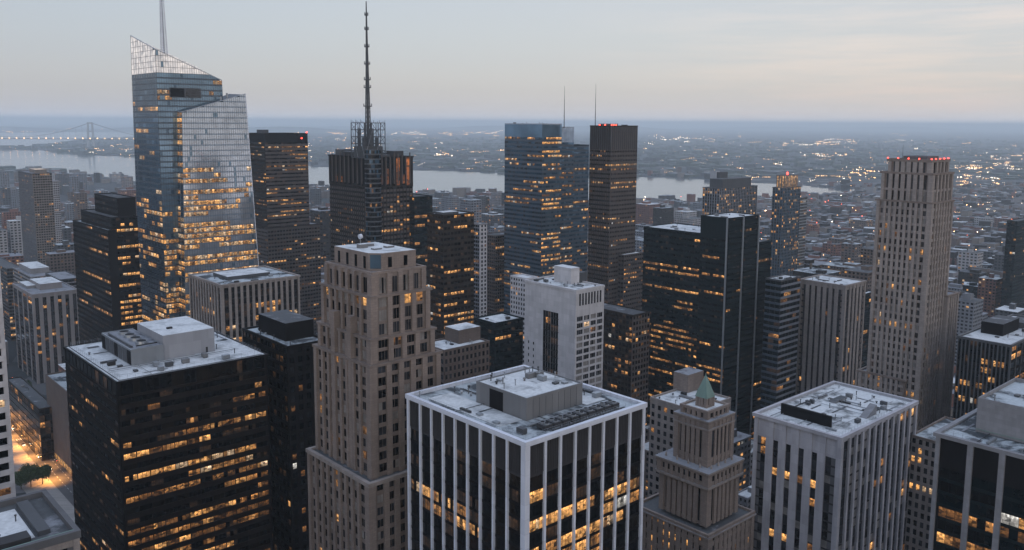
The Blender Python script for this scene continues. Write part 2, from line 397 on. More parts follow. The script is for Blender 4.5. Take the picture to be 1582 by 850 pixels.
# ------------------------------------------------------------------ building system
LIT_MIX = (('lit_bright', 0.22), ('lit_mid', 0.34), ('lit_dim', 0.33), ('lit_pale', 0.08), ('lit_cool', 0.03))
def pick(mix, rnd):
    r = rnd.random() * sum(w for _, w in mix)
    for m, w in mix:
        r -= w
        if r <= 0: return m
    return mix[-1][0]
def style(**k):
    d = dict(bay=3.0, nb=None, fh=3.9, pw=0.6, pd=0.35, pm='limestone', sh=1.2, sd=0.15, sm='limestone', glass=(('glass_black', 1.0),),
             lit=0.12, hot={}, top=0.0, topm=None, base=0.0, edge=0.0, solo=False, mix=LIT_MIX, run=0.5, split=1, spread=(0.15, 0.4, 0.8, 1.2, 2.4), rowp=None)
    d.update(k); return d
class Building:
    def __init__(s, name, label, cat, near, lx, rx, h=None, Y=None, group=None, seed=None):
        P = pt(near[0], near[1], h=h, Y=Y)
        s.h = P.z; s.P = P
        s.Lu = run(P, U, rx); s.Lv = run(P, V, lx)
        s.root = empty(name, (P.x, P.y, 0), GA)
        tag(s.root, label, cat, group)
        s.wall = MB(); s.wins = []; s.rnd = random.Random(seed if seed is not None else label)
        s.piers = {}
        FOOT.append((s.P.x, s.P.y, s.Lu, s.Lv))
        s.maxsolo = 100
    def wpt(s, x, y, z=0): return Vector((s.P.x, s.P.y, 0)) + U * x + V * y + Vector((0, 0, z))
    def zat(s, x, y, py):
        """height over the local point (x, y) that projects to image row py"""
        lo, hi = -50.0, 600.0
        for _ in range(50):
            m = (lo + hi) / 2
            if proj(s.wpt(x, y, m))[1] > py: lo = m
            else: hi = m
        return lo
    def part(s, mb, name, parent=None): return mb.build(name, parent or s.root)
    def pier(s, O, e, n, a0, a1, d1, z0, z1, mat, solo, name='pier'):
        if not solo:
            s.wall.fbox(O, e, n, a0, a1, -0.05, d1, z0, z1, mat); return
        key = (name, round(a1 - a0, 2), round(d1, 2), round(z1 - z0, 1), mat)
        if key not in s.piers:
            mb = MB(); w = a1 - a0
            mb.box(-w / 2, -0.05, 0, w / 2, d1, z1 - z0, mat)
            o = mb.build(name, s.root); s.piers[key] = o
        else:
            o = s.piers[key].copy(); COL.objects.link(o); o.parent = s.root
        c = (a0 + a1) / 2
        o.location = (O[0] + e[0] * c, O[1] + e[1] * c, z0)
        o.rotation_euler = (0, 0, math.atan2(n[1], n[0]) - math.pi / 2)
    def facade(s, face, x0, y0, x1, y1, z0, z1, st):
        """face 'R': the plane y = y0 seen from -y; face 'L': the plane x = x0 seen from -x"""
        if face == 'R': O, e, n, W = (x0, y0), (1, 0), (0, -1), x1 - x0
        else: O, e, n, W = (x0, y1), (0, -1), (-1, 0), y1 - y0
        st = dict(st); ed = st['edge']
        a0, a1 = (ed, W - ed)
        zt = z1 - st['top']; zb = z0 + st['base']
        nb = st['nb'] or max(1, round((a1 - a0) / st['bay']))
        bw = (a1 - a0) / nb
        nf = max(1, round((zt - zb) / st['fh'])); fh = (zt - zb) / nf
        if st['top'] > 0 and st['topm']: s.wall.fbox(O, e, n, 0, W, -0.05, st['sd'] * 0.7 + 0.02, zt, z1, st['topm'])
        # spandrels
        if st['sh'] > 0:
            for k in range(nf):
                za = zb + k * fh
                s.wall.fbox(O, e, n, 0.0 if not ed else ed * 0.5, W if not ed else W - ed * 0.5, -0.05, st['sd'], za, za + st['sh'], st['sm'])
        # piers
        pw = st['pw']
        if pw > 0:
            for k in range(nb + 1):
                c = a0 + k * bw
                p0, p1 = c - pw / 2, c + pw / 2
                if k == 0: p0, p1 = (0.0, max(ed, pw / 2)) if face == 'R' else (0.0, max(ed, pw / 2))
                if k == nb: p0, p1 = W - max(ed, pw / 2), W
                corner = (face == 'R' and k == 0) or (face == 'L' and k == nb)
                if corner:
                    if face == 'R': s.wall.box(x0 - st['pd'] + 0.01, y0 - st['pd'], z0, x0 + max(ed, pw / 2), y0 + max(ed, pw / 2), z1 - 0.01, st['pm'])
                    continue
                s.pier(O, e, n, p0, p1, st['pd'], z0, z1 - 0.01, st['pm'], st['solo'])
        # windows
        rnd = s.rnd
        for k in range(nf):
            za = zb + k * fh + st['sh']; zc = zb + (k + 1) * fh
            fl = nf - 1 - k                                       # floors counted from the top
            p = st['hot'].get(fl, st['lit'] * rnd.choice(st['spread']))
            on = False; fmix = st['mix'] if p < .8 else (('lit_bright', .62), ('lit_pale', .2), ('lit_mid', .18))
            for j in range(nb):
                w0 = a0 + j * bw + pw / 2; w1 = a0 + (j + 1) * bw - pw / 2
                if w1 - w0 < 0.1: continue
                if rnd.random() > st['run'] or j == 0: on = rnd.random() < p
                g = pick(fmix, rnd) if on else pick(st['glass'], rnd)
                sp = st['split']; sw = (w1 - w0) / sp
                for i in range(sp):
                    g2 = g if rnd.random() > .18 else (pick(st['mix'], rnd) if on and rnd.random() < .6 else pick(st['glass'], rnd))
                    b0 = w0 + i * sw + (.06 if i else 0); b1 = w0 + (i + 1) * sw - (.06 if i < sp - 1 else 0)
                    jt = [0.02 + rnd.random() * 0.02 for _ in range(4)]
                    q = [(O[0] + e[0] * a + n[0] * d, O[1] + e[1] * a + n[1] * d, z) for a, z, d in ((b0, za, jt[0]), (b1, za, jt[1]), (b1, zc, jt[2]), (b0, zc, jt[3]))]
                    s.wins.append((q, g2))
    def tier(s, x0, y0, x1, y1, z0, z1, L, Rr, wallm, roofm='roof_pale', par=0.9, parm=None, part_name=None, po=None, pt_=0.45):
        """one block of the tower: core, two facades, roof and parapet"""
        zr = z1 - par
        s.wall.box(x0, y0, z0, x1, y1, zr, wallm)
        pd = 0.0
        if Rr: s.facade('R', x0, y0, x1, y1, z0, zr, Rr); pd = max(pd, Rr['pd'])
        if L: s.facade('L', x0, y0, x1, y1, z0, zr, L); pd = max(pd, L['pd'])
        rf = MB(); rf.box(x0 + pt_, y0 + pt_, zr, x1 - pt_, y1 - pt_, zr + 0.12, roofm)
        s.part(rf, 'roof')
        if par > 0:
            o = (pd + 0.03) if po is None else po
            pm = parm or wallm
            mb = MB(); za, zb = zr - 0.25 if o > pd else zr, z1
            mb.box(x0 - o, y0 - o, za, x1 + o, y0 + pt_, zb, pm)
            mb.box(x0 - o, y1 - pt_, za, x1 + o, y1 + o, zb, pm)
            mb.box(x0 - o, y0 + pt_, za, x0 + pt_, y1 - pt_, zb, pm)
            mb.box(x1 - pt_, y0 + pt_, za, x1 + o, y1 - pt_, zb, pm)
            s.part(mb, 'parapet')
    def boxpart(s, name, x0, y0, z0, x1, y1, z1, mat, top=None, par=0.0):
        mb = MB(); mb.box(x0, y0, z0, x1, y1, z1, mat, top)
        if par:
            t = 0.3
            for a in ((x0 - .02, y0 - .02, x1 + .02, y0 + t), (x0 - .02, y1 - t, x1 + .02, y1 + .02), (x0 - .02, y0 + t, x0 + t, y1 - t), (x1 - t, y0 + t, x1 + .02, y1 - t)):
                mb.box(a[0], a[1], z1 - .3, a[2], a[3], z1 + par, mat)
        return s.part(mb, name)
    def patch(s, bl, br, tl, tr, fh, nb, sm, mull, glass, lit=.1, hot={}, sh=1.0, mix=LIT_MIX, run=.5, topglass=None, topz=None, zs=None):
        """curtain wall on a slanted four-sided face; its top edge may slope"""
        bl, br, tl, tr = (Vector(p) for p in (bl, br, tl, tr))
        nrm = (br - bl).cross(tl - bl).normalized()
        zmax = max(tl.z, tr.z); z0 = bl.z
        def P(sx, z, d=0.0):
            a = bl + (tl - bl) * ((z - z0) / (tl.z - z0)); b = br + (tr - br) * ((z - z0) / (tr.z - z0))
            return a + (b - a) * sx + nrm * d
        zt = lambda sx: tl.z + (tr.z - tl.z) * sx
        nf = int((zmax - z0) / fh) + 1; rnd = s.rnd
        for k in range(nf):
            za = z0 + k * fh; zc = za + fh
            rel = round((zmax - za) / fh)
            p = hot.get(rel, lit * rnd.choice((.2, .5, 1, 1.4, 2.2))); on = False
            crown = topz is not None and za >= topz(0); sh_, sm_ = sh, sm
            if crown: sh, sm = .3, 'steel_dark'
            if sh > 0 and za + sh < min(zt(0), zt(1)):
                s.wall.face([P(0, za, .07), P(1, za, .07), P(1, za + sh, .07), P(0, za + sh, .07)], sm)
            elif sh > 0 and za + sh < zmax:
                xs = [t / nb for t in range(nb + 1) if zt(t / nb) > za + sh]
                if len(xs) > 1: s.wall.face([P(xs[0], za, .07), P(xs[-1], za, .07), P(xs[-1], za + sh, .07), P(xs[0], za + sh, .07)], sm)
            for j in range(nb):
                if crown: sh = .3
                s0, s1 = (j + .04) / nb, (j + .96) / nb
                e0, e1 = min(zc, zt(s0) - .2), min(zc, zt(s1) - .2)
                b0 = za + sh
                if e0 <= b0 + .1 and e1 <= b0 + .1: continue
                e0, e1 = max(e0, b0 + .02), max(e1, b0 + .02)
                if rnd.random() > run or j == 0: on = rnd.random() < p
                if topz is not None and za >= topz(j / nb): g = topglass if rnd.random() < .99 else pick(glass, rnd)
                else: g = pick(mix, rnd) if on else pick(glass, rnd)
                if crown: b0 = za + .3
                s.wins.append(([tuple(P(s0, b0, .05)), tuple(P(s1, b0, .05)), tuple(P(s1, e1, .05)), tuple(P(s0, e0, .05))], g))
            sh, sm = sh_, sm_
        if mull:
            for j in range(nb + 1):
                sx = j / nb
                s.wall.tube(P(sx, z0, .12), P(sx, zt(sx), .12), mull[1], mull[1], mull[0], 4)
    def clutter(s, x0, y0, x1, y1, z, n, avoid=()):
        rnd = s.rnd; k = 0; tries = 0; done = []
        while k < n and tries < 200:
            tries += 1
            kind = rnd.choice(('roof_vent', 'air_handler', 'duct', 'vent_pipe', 'vent_pipe', 'hatch'))
            w, d, h = {'roof_vent': (0.9, 0.9, 0.9), 'air_handler': (2.6, 1.6, 1.5), 'duct': (rnd.uniform(4, 8), 0.8, 0.7), 'vent_pipe': (0.3, 0.3, 1.6), 'hatch': (1.8, 1.4, 0.6)}[kind]
            if rnd.random() < .5: w, d = d, w
            cx, cy_ = rnd.uniform(x0 + w, x1 - w) if x1 - x0 > 2 * w else (x0 + x1) / 2, rnd.uniform(y0 + d, y1 - d) if y1 - y0 > 2 * d else (y0 + y1) / 2
            bad = any(a[0] - w / 2 - .3 < cx < a[2] + w / 2 + .3 and a[1] - d / 2 - .3 < cy_ < a[3] + d / 2 + .3 for a in list(avoid) + done)
            if bad: continue
            done.append((cx - w / 2, cy_ - d / 2, cx + w / 2, cy_ + d / 2)); k += 1
            mb = MB(); m = rnd.choice(('steel', 'steel_dark', 'panel_grey', 'dark_metal'))
            if kind == 'vent_pipe':
                mb.tube((cx, cy_, z), (cx, cy_, z + h), .16, .16, m); mb.tube((cx, cy_, z + h), (cx, cy_, z + h + .25), .3, .3, m)
            elif kind == 'roof_vent':
                mb.tube((cx, cy_, z), (cx, cy_, z + h * .7), .3, .3, m, 8); mb.tube((cx, cy_, z + h * .7), (cx, cy_, z + h), .55, .4, m, 8)
            else:
                mb.box(cx - w / 2, cy_ - d / 2, z + .15, cx + w / 2, cy_ + d / 2, z + h, m)
                mb.box(cx - w / 2 + .1, cy_ - d / 2 + .1, z, cx + w / 2 - .1, cy_ + d / 2 - .1, z + .15, 'dark_metal')
            s.part(mb, kind)
    def dress(s, x0, y0, x1, y1, z, n):
        """repair patches, walkway mats, pipes and rails on a roof"""
        rnd = s.rnd
        for i in range(n):
            w, d = rnd.choice(((rnd.uniform(2, 6), rnd.uniform(1.5, 4)), (rnd.uniform(6, 14), .7), (.7, rnd.uniform(6, 14))))
            w, d = min(w, (x1 - x0) * .6), min(d, (y1 - y0) * .6)
            x, y = rnd.uniform(x0, x1 - w), rnd.uniform(y0, y1 - d)
            mb = MB(); t = .02 + .004 * i
            mb.box(x, y, z - .02, x + w, y + d, z + t, rnd.choice(('roof_grey', 'roof_dark', 'roof_wet', 'roof_grey'))); s.part(mb, 'roof_patch')
        for i in range(max(2, n // 3)):
            if rnd.random() < .5: p, q = (x0, rnd.uniform(y0, y1), z + .35), (rnd.uniform(x0 + 3, x1), None, z + .35); q = (q[0], p[1], q[2])
            else: p, q = (rnd.uniform(x0, x1), y0, z + .35), (None, rnd.uniform(y0 + 3, y1), z + .35); q = (p[0], q[1], q[2])
            mb = MB(); mb.tube(p, q, .11, .11, rnd.choice(('steel', 'steel_dark', 'dark_metal')), 6); s.part(mb, 'roof_pipe')
        mb = MB(); hgt = z + 1.7
        ring = [(x0, y0), (x1, y0), (x1, y1), (x0, y1), (x0, y0)]
        for a, c in zip(ring, ring[1:]):
            L = math.hypot(c[0] - a[0], c[1] - a[1]); k = max(2, int(L / 2.5))
            for zz in (hgt, hgt - .5): mb.tube((a[0], a[1], zz), (c[0], c[1], zz), .03, .03, 'steel', 4)
            for i in range(k): mb.tube((a[0] + (c[0] - a[0]) * i / k, a[1] + (c[1] - a[1]) * i / k, z), (a[0] + (c[0] - a[0]) * i / k, a[1] + (c[1] - a[1]) * i / k, hgt), .03, .03, 'steel', 4)
        s.part(mb, 'guard_rail')
    def finish(s):
        s.part(s.wall, 'wall')
        def area(q):
            P = [proj(s.wpt(*p)) for p in (q[0], q[1], q[2])]
            vis = 1 if -10 < P[0][0] < 1590 and -10 < P[2][1] < 860 else 0.001
            return vis * abs((P[1][0] - P[0][0]) * (P[2][1] - P[1][1]))
        w = sorted(s.wins, key=lambda t: -area(t[0]) * (1.25 if t[1].startswith('lit') else 1))
        if w and area(w[0][0]) < 9: n = 0
        else: n = s.maxsolo
        solo, rest = w[:n], w[n:]
        for q, g in solo:
            c = [sum(p[i] for p in q) / 4 for i in range(3)]
            mb = MB(); mb.face([(p[0] - c[0], p[1] - c[1], p[2] - c[2]) for p in q], g)
            o = mb.build('window', s.root, c)
        if rest:
            mb = MB()
            for q, g in rest: mb.face(q, g)
            tag(s.part(mb, 'windows'), kind='stuff')
        return s.root
FOOT = []

# ------------------------------------------------------------------ ground, water, hills
def sheet(name, pix, z, mat):
    mb = MB(); mb.face([tuple(pt(x, y, h=0.0).xy) + (z,) for x, y in pix], mat)
    o = mb.build(name); o['kind'] = 'structure'; return o
def terrain_mat(name, c1, c2, c3):
    m, nt = new_mat(name); b = principled(nt, 0.95, 0.1)
    g = nd(nt, 'ShaderNodeNewGeometry')
    v = nd(nt, 'ShaderNodeTexVoronoi'); v.inputs['Scale'].default_value = 0.018; nt.links.new(g.outputs['Position'], v.inputs['Vector'])
    n = nd(nt, 'ShaderNodeTexNoise'); n.inputs['Scale'].default_value = 0.0011; n.inputs['Detail'].default_value = 9; n.inputs['Roughness'].default_value = 0.65
    nt.links.new(g.outputs['Position'], n.inputs['Vector'])
    r = nd(nt, 'ShaderNodeMapRange'); r.inputs[1].default_value = 0.42; r.inputs[2].default_value = 0.62; nt.links.new(n.outputs[0], r.inputs[0])
    s = nd(nt, 'ShaderNodeSeparateColor'); nt.links.new(v.outputs['Color'], s.inputs[0])
    mx = nd(nt, 'ShaderNodeMix', data_type='RGBA'); mx.inputs['A'].default_value = c1 + (1,); mx.inputs['B'].default_value = c2 + (1,); nt.links.new(r.outputs[0], mx.inputs['Factor'])
    r2 = nd(nt, 'ShaderNodeMapRange'); r2.inputs[1].default_value = 0.78; r2.inputs[2].default_value = 0.98; nt.links.new(s.outputs[0], r2.inputs[0])
    mx2 = nd(nt, 'ShaderNodeMix', data_type='RGBA'); nt.links.new(mx.outputs['Result'], mx2.inputs['A']); mx2.inputs['B'].default_value = c3 + (1,); nt.links.new(r2.outputs[0], mx2.inputs['Factor'])
    nt.links.new(mx2.outputs['Result'], b.inputs['Base Color'])
    return m
terrain_mat('city_ground', (0.03, 0.036, 0.038), (0.06, 0.062, 0.065), (0.14, 0.14, 0.145))
def water_mat():
    m, nt = new_mat('water'); b = principled(nt, 0.1, 1.0); b.inputs['Base Color'].default_value = (0.06, 0.075, 0.09, 1)
    g = nd(nt, 'ShaderNodeNewGeometry'); mp = nd(nt, 'ShaderNodeMapping'); mp.inputs['Scale'].default_value = (0.004, 0.012, 0.01); nt.links.new(g.outputs['Position'], mp.inputs[0])
    n = nd(nt, 'ShaderNodeTexNoise'); n.inputs['Scale'].default_value = 1.0; n.inputs['Detail'].default_value = 8; nt.links.new(mp.outputs[0], n.inputs['Vector'])
    r = nd(nt, 'ShaderNodeMapRange'); r.inputs[3].default_value = 0.05; r.inputs[4].default_value = 0.16; nt.links.new(n.outputs[0], r.inputs[0]); nt.links.new(r.outputs[0], b.inputs['Roughness'])
    bu = nd(nt, 'ShaderNodeBump'); bu.inputs['Strength'].default_value = 0.05; bu.inputs['Distance'].default_value = 2.0; nt.links.new(n.outputs[0], bu.inputs['Height']); nt.links.new(bu.outputs[0], b.inputs['Normal'])
water_mat()
wall_mat('asphalt', (0.055, 0.055, 0.058), rough=0.8, var=0.3)
wall_mat('paving', (0.22, 0.21, 0.20), rough=0.85, var=0.25, joints=0.2, bw=1.5, bh=1.5)
wall_mat('paint', (0.7, 0.7, 0.66), var=0.2)
gb = MB(); gb.face([(-70000, -1500, 0), (70000, -1500, 0), (70000, 75000, 0), (-70000, 75000, 0)], 'city_ground')
gb.build('ground')['kind'] = 'structure'
sheet('harbour_water', [(-60, 206), (130, 204), (260, 203), (260, 208), (120, 216), (85, 221), (40, 226), (-60, 223)], 0.5, 'water')
rw = random.Random(3)
far_shore = [(-60, 231), (60, 233), (130, 240), (215, 243), (330, 250), (480, 257.5), (560, 260), (640, 263), (720, 266), (790, 268), (920, 272), (1060, 275), (1130, 281), (1200, 285), (1260, 288), (1300, 291.5), (1345, 295)]
near_shore = [(1300, 300), (1240, 304), (1180, 308), (1080, 310), (985, 310), (900, 308), (780, 303), (700, 300), (640, 298), (500, 288), (400, 284), (210, 281), (150, 272), (60, 263), (-60, 258)]
def wiggle(pts, amp):
    out = []
    for a, b in zip(pts, pts[1:]):
        for k in range(5):
            t = k / 5; out.append((a[0] + (b[0] - a[0]) * t, a[1] + (b[1] - a[1]) * t + rw.uniform(-amp, amp)))
    return out + [pts[-1]]
sheet('river_water', wiggle(far_shore, .7) + wiggle(near_shore, 1.2), 0.5, 'water')
# low hills along the horizon, highest at the left
wall_mat('hill_green', (0.05, 0.065, 0.055), var=0.4)
def hills(name, Y, x0, x1, hmax, seed):
    rh = random.Random(seed); mb = MB(); n = 60; top = []
    for k in range(n + 1):
        t = k / n; x = x0 + (x1 - x0) * t
        e = math.sin(math.pi * t) ** .6
        top.append((x, (0.55 + .25 * math.sin(t * 9 + seed) + .2 * math.sin(t * 23 + seed * 2) + rh.uniform(-.04, .04)) * hmax * e))
    for a, b in zip(top, top[1:]):
        mb.face([(a[0], Y - 1500, 0), (b[0], Y - 1500, 0), (b[0], Y, b[1]), (a[0], Y, a[1])], 'hill_green')
        mb.face([(a[0], Y, a[1]), (b[0], Y, b[1]), (b[0], Y + 2500, 0), (a[0], Y + 2500, 0)], 'hill_green')
    mb.build(name)['kind'] = 'structure'
hills('hills', 21000, -16000, -2500, 170, 1)
hills('hills', 32000, -9000, 9000, 210, 2)
hills('hills', 42000, 4000, 32000, 200, 4)

# ------------------------------------------------------------------ haze
hz = MB(); hz.box(-79000, -2500, -1.5, 79000, 79000, 368, 'water')
haze = hz.build('haze'); haze['kind'] = 'stuff'; haze['label'] = 'thin blue dusk haze over the whole city'
hm = bpy.data.materials.new('haze'); hm.use_nodes = True; hnt = hm.node_tree; hnt.nodes.clear()
ho = hnt.nodes.new('ShaderNodeOutputMaterial'); hv = hnt.nodes.new('ShaderNodeVolumePrincipled')
hv.inputs['Color'].default_value = (0.87, 0.96, 1.0, 1); hv.inputs['Density'].default_value = HAZE; hv.inputs['Anisotropy'].default_value = 0.2
hnt.links.new(hv.outputs[0], ho.inputs['Volume'])
haze.data.materials.clear(); haze.data.materials.append(hm)

# ------------------------------------------------------------------ foreground towers
OFFICE = 'office tower'
# F1: black tower with white piers, front centre
def front_tower():
    b = Building('office_tower', 'nearest black glass tower, ribbed with white piers and rimmed with white', OFFICE, (812, 682), 631, 995, h=169)
    dark = (('glass_black', .60), ('glass_brown', .25), ('lit_faint', .15))
    k = dict(fh=4.0, pw=.75, pd=.7, pm='white_metal', sh=.9, sd=.10, sm='black_metal', glass=dark, top=9.2, topm='louver', edge=1.0, solo=True, split=4, run=.8)
    hot = {0: .10, 1: .30, 2: .35, 3: .92, 4: .5, 5: .85, 6: .3}
    b.tier(0, 0, b.Lu, b.Lv, 0, b.h, style(nb=9, hot={0: .05, 1: .1, 2: .3, 3: .55, 4: .9, 5: .4, 6: .6}, mix=(('lit_bright', .3), ('lit_mid', .4), ('lit_dim', .3)), **k), style(nb=8, hot=hot, **k), 'black_metal', 'roof_wet', par=1.1, parm='white_metal', pt_=.5)
    z = b.h - 1.0
    W, D = b.Lu, b.Lv
    # fluting of the louver band
    for face in 'RL':
        n = 8 * 9 if face == 'R' else 9 * 9
        O, e, nn, ln = ((0, 0), (1, 0), (0, -1), W) if face == 'R' else ((0, D), (0, -1), (-1, 0), D)
        for i in range(n): b.wall.fbox(O, e, nn, ln * (i + .5) / n - .07, ln * (i + .5) / n + .07, 0, .22, b.h - 9.6, b.h - 1.5, 'louver')
    x0, y0, x1, y1, ph = .26 * W, .25 * D, .735 * W, .67 * D, 6.2
    p = b.boxpart('penthouse', x0, y0, z + .05, x1, y1, z + ph, 'panel_grey', 'roof_stained', par=.35)
    mb = MB(); mb.box(x0 - .07, y0 + (y1 - y0) * .45, z + .2, x0 + .2, y0 + (y1 - y0) * .72, z + ph - .45, 'black_metal'); b.part(mb, 'louver_door', p)
    mb = MB()
    for i in range(1, 9): mb.box(x0 + (x1 - x0) * i / 9 - .03, y0 - .06, z + .1, x0 + (x1 - x0) * i / 9 + .03, y0, z + ph - .4, 'steel_dark')
    b.part(mb, 'panel_joints', p)
    b.boxpart('membrane', 3.5, y0 + 1.5, z - .02, x0 - .2, D * .9, z + .16, 'roof_pale'); b.boxpart('membrane', x1 + .2, D * .22, z - .02, W - 4, D * .9, z + .16, 'roof_pale')
    # row of condenser fans on a steel frame along the right parapet
    for i in range(9):
        cx = W * (.25 + .072 * i); cy_ = D * .10
        mb = MB(); mb.box(cx - 1.35, cy_ - 1.7, z + .5, cx + 1.35, cy_ + 1.7, z + 1.6, 'dark_metal', 'steel_dark')
        for a in (-1, 1):
            for c in (-1, 1): mb.box(cx + a * 1.2 - .08, cy_ + c * 1.5 - .08, z, cx + a * 1.2 + .08, cy_ + c * 1.5 + .08, z + .5, 'dark_metal')
        f = b.part(mb, 'condenser')
        for c in (-.8, .8):
            mb = MB(); mb.tube((cx, cy_ + c, z + 1.6), (cx, cy_ + c, z + 1.95), .72, .72, 'steel', 10); mb.tube((cx, cy_ + c, z + 1.96), (cx, cy_ + c, z + 1.98), .6, .6, 'black_metal', 10); b.part(mb, 'fan', f)
    mb = MB()
    mb.box(W * .20, D * .17, z + .3, W * .88, D * .185, z + .6, 'steel'); mb.box(W * .24, D * .022 + .4, z + .6, W * .86, D * .03 + .45, z + .8, 'dark_metal')
    b.part(mb, 'pipe_run')
    b.clutter(x0 + 1, y0 + (y1 - y0) * .5, x1 - 1, y1 - 1, z + ph, 14); b.clutter(x0 + (x1 - x0) * .6, y0 + 1, x1 - 1, y1 - 1, z + ph, 8)
    b.dress(1.4, 1.4, W - 1.4, D - 1.4, z + .14, 12)
    b.clutter(1.5, D * .74, W - 2, D - 1.5, z + .1, 16); b.clutter(W * .82, D * .2, W - 1.5, D * .72, z + .1, 5); b.clutter(1.2, 4, x0 - 2.5, D * .7, z + .1, 4)
    b.finish()
front_tower()

# F2: black tower at the left
def left_tower():
    b = Building('office_tower', 'black office slab with a pale flat roof carrying two grey plant rooms', OFFICE, (180, 590), 100, 412, h=163)
    dark = (('glass_black', .68), ('glass_brown', .17), ('lit_faint', .15))
    k = dict(fh=3.9, pw=.30, pd=.12, pm='black_metal', sh=1.55, sd=.3, sm='dark_spandrel', glass=dark, edge=.9, split=2, run=.62, spread=(.2, .5, .9, 1.2, 1.8), mix=(('lit_bright', .13), ('lit_mid', .42), ('lit_dim', .42), ('lit_pale', .02), ('lit_cool', .01)))
    hot = {0: .35, 1: .3, 2: .3, 3: .35, 4: .35, 5: .6, 6: .6, 7: .8, 8: .5, 9: .75, 10: .15, 11: .1, 12: .5, 13: .35, 14: .7, 15: .4}
    W, D = b.Lu, b.Lv
    b.tier(0, 0, W, D, 0, b.h - 6.2, style(bay=4.2, lit=.12, **{**k, 'sh': 2.2}), style(bay=4.2, lit=.30, hot=hot, **{**k, 'split': 3, 'sh': 1.95}), 'black_metal', 'roof_dark', par=0)
    kk = dict(fh=4.6, pw=.35, pd=.12, pm='black_metal', sh=.9, sd=.35, sm='dark_spandrel', glass=dark, edge=1.0)
    b.tier(0, 0, W, D, b.h - 6.2, b.h, style(bay=4.4, lit=.0, **kk), style(bay=4.4, lit=.14, mix=(('lit_mid', .5), ('lit_dim', .5)), split=2, **kk), 'black_metal', 'roof_pale', par=.35, parm='black_metal', pt_=.25, po=.4)
    z = b.h - .25
    def loc(px, py, zz):
        q = pt(px, py, h=zz) - Vector((b.P.x, b.P.y, 0)); return q.dot(U), q.dot(V)
    # taller plant room
    ax, ay = loc(253, 556.5, z); ax1 = ax + run(b.wpt(ax, ay, z), U, 332); ay1 = ay + run(b.wpt(ax, ay, z), V, 213.5)
    az = b.zat(ax, ay, 519)
    p = b.boxpart('plant_room', ax, ay, z, ax1, ay1, az, 'panel_light', 'roof_pale')
    mb = MB(); mb.box(ax + (ax1 - ax) * .82, ay - .05, z + .1, ax + (ax1 - ax) * .86, ay + .1, z + 2.2, 'dark_metal'); b.part(mb, 'door', p)
    mb = MB(); mb.box(ax + 5, ay + 9, az, ax + 7, ay + 10, az + .7, 'dark_metal'); b.part(mb, 'roof_vent', p)
    # lower plant room with fans
    bx, by = loc(203.5, 566, z); by1 = by + run(b.wpt(bx, by, z), V, 158); bz = b.zat(bx, by, 541.5)
    p = b.boxpart('plant_room', bx, by, z, ax - .15, by1, bz, 'steel', 'roof_grey', par=.25)
    mb = MB()
    n = 7
    for i in range(n):
        ya, yb = by + (by1 - by) * (i + .08) / n, by + (by1 - by) * (i + .92) / n
        mb.box(bx - .12, ya, z + .4, bx + .1, yb, bz - .5, 'steel_dark' if i % 3 else 'black_metal')
    b.part(mb, 'louver_panels', p)
    for i in range(4):
        cx, cy_ = bx + (ax - bx) * .55, by + (by1 - by) * (.24 + .19 * i)
        mb = MB(); mb.tube((cx, cy_, bz), (cx, cy_, bz + 1.0), 2.2, 2.0, 'steel', 14); mb.tube((cx, cy_, bz + 1.01), (cx, cy_, bz + 1.05), 1.75, 1.75, 'black_metal', 14); b.part(mb, 'cooling_fan', p)
    mb = MB(); mb.tube((bx + 1.4, by + 3, bz + .5), (bx + 1.4, by1 - 4, bz + .5), .35, .35, 'steel_dark'); mb.tube((bx + 2.5, by + 2, bz + .8), (ax - 1.5, by + 2.4, bz + .8), .3, .3, 'dark_metal'); b.part(mb, 'duct', p)
    b.dress(1.6, 1.6, W - 1.6, D - 1.6, z + .14, 10)
    b.clutter(2, 1, W - 2, ay - 1, z + .1, 9); b.clutter(ax1 + 1, 3, W - 2, D - 3, z + .1, 8); b.clutter(2, 6, bx - 1, D - 2, z + .1, 4)
    mb = MB(); mb.box(1.2, 1.2, z + .1, W - 1.2, 1.35, z + .3, 'steel_dark'); mb.box(1.2, 1.5, z + .1, 1.35, D - 1.2, z + .3, 'steel_dark'); b.part(mb, 'roof_rail')
    b.finish()
left_tower()

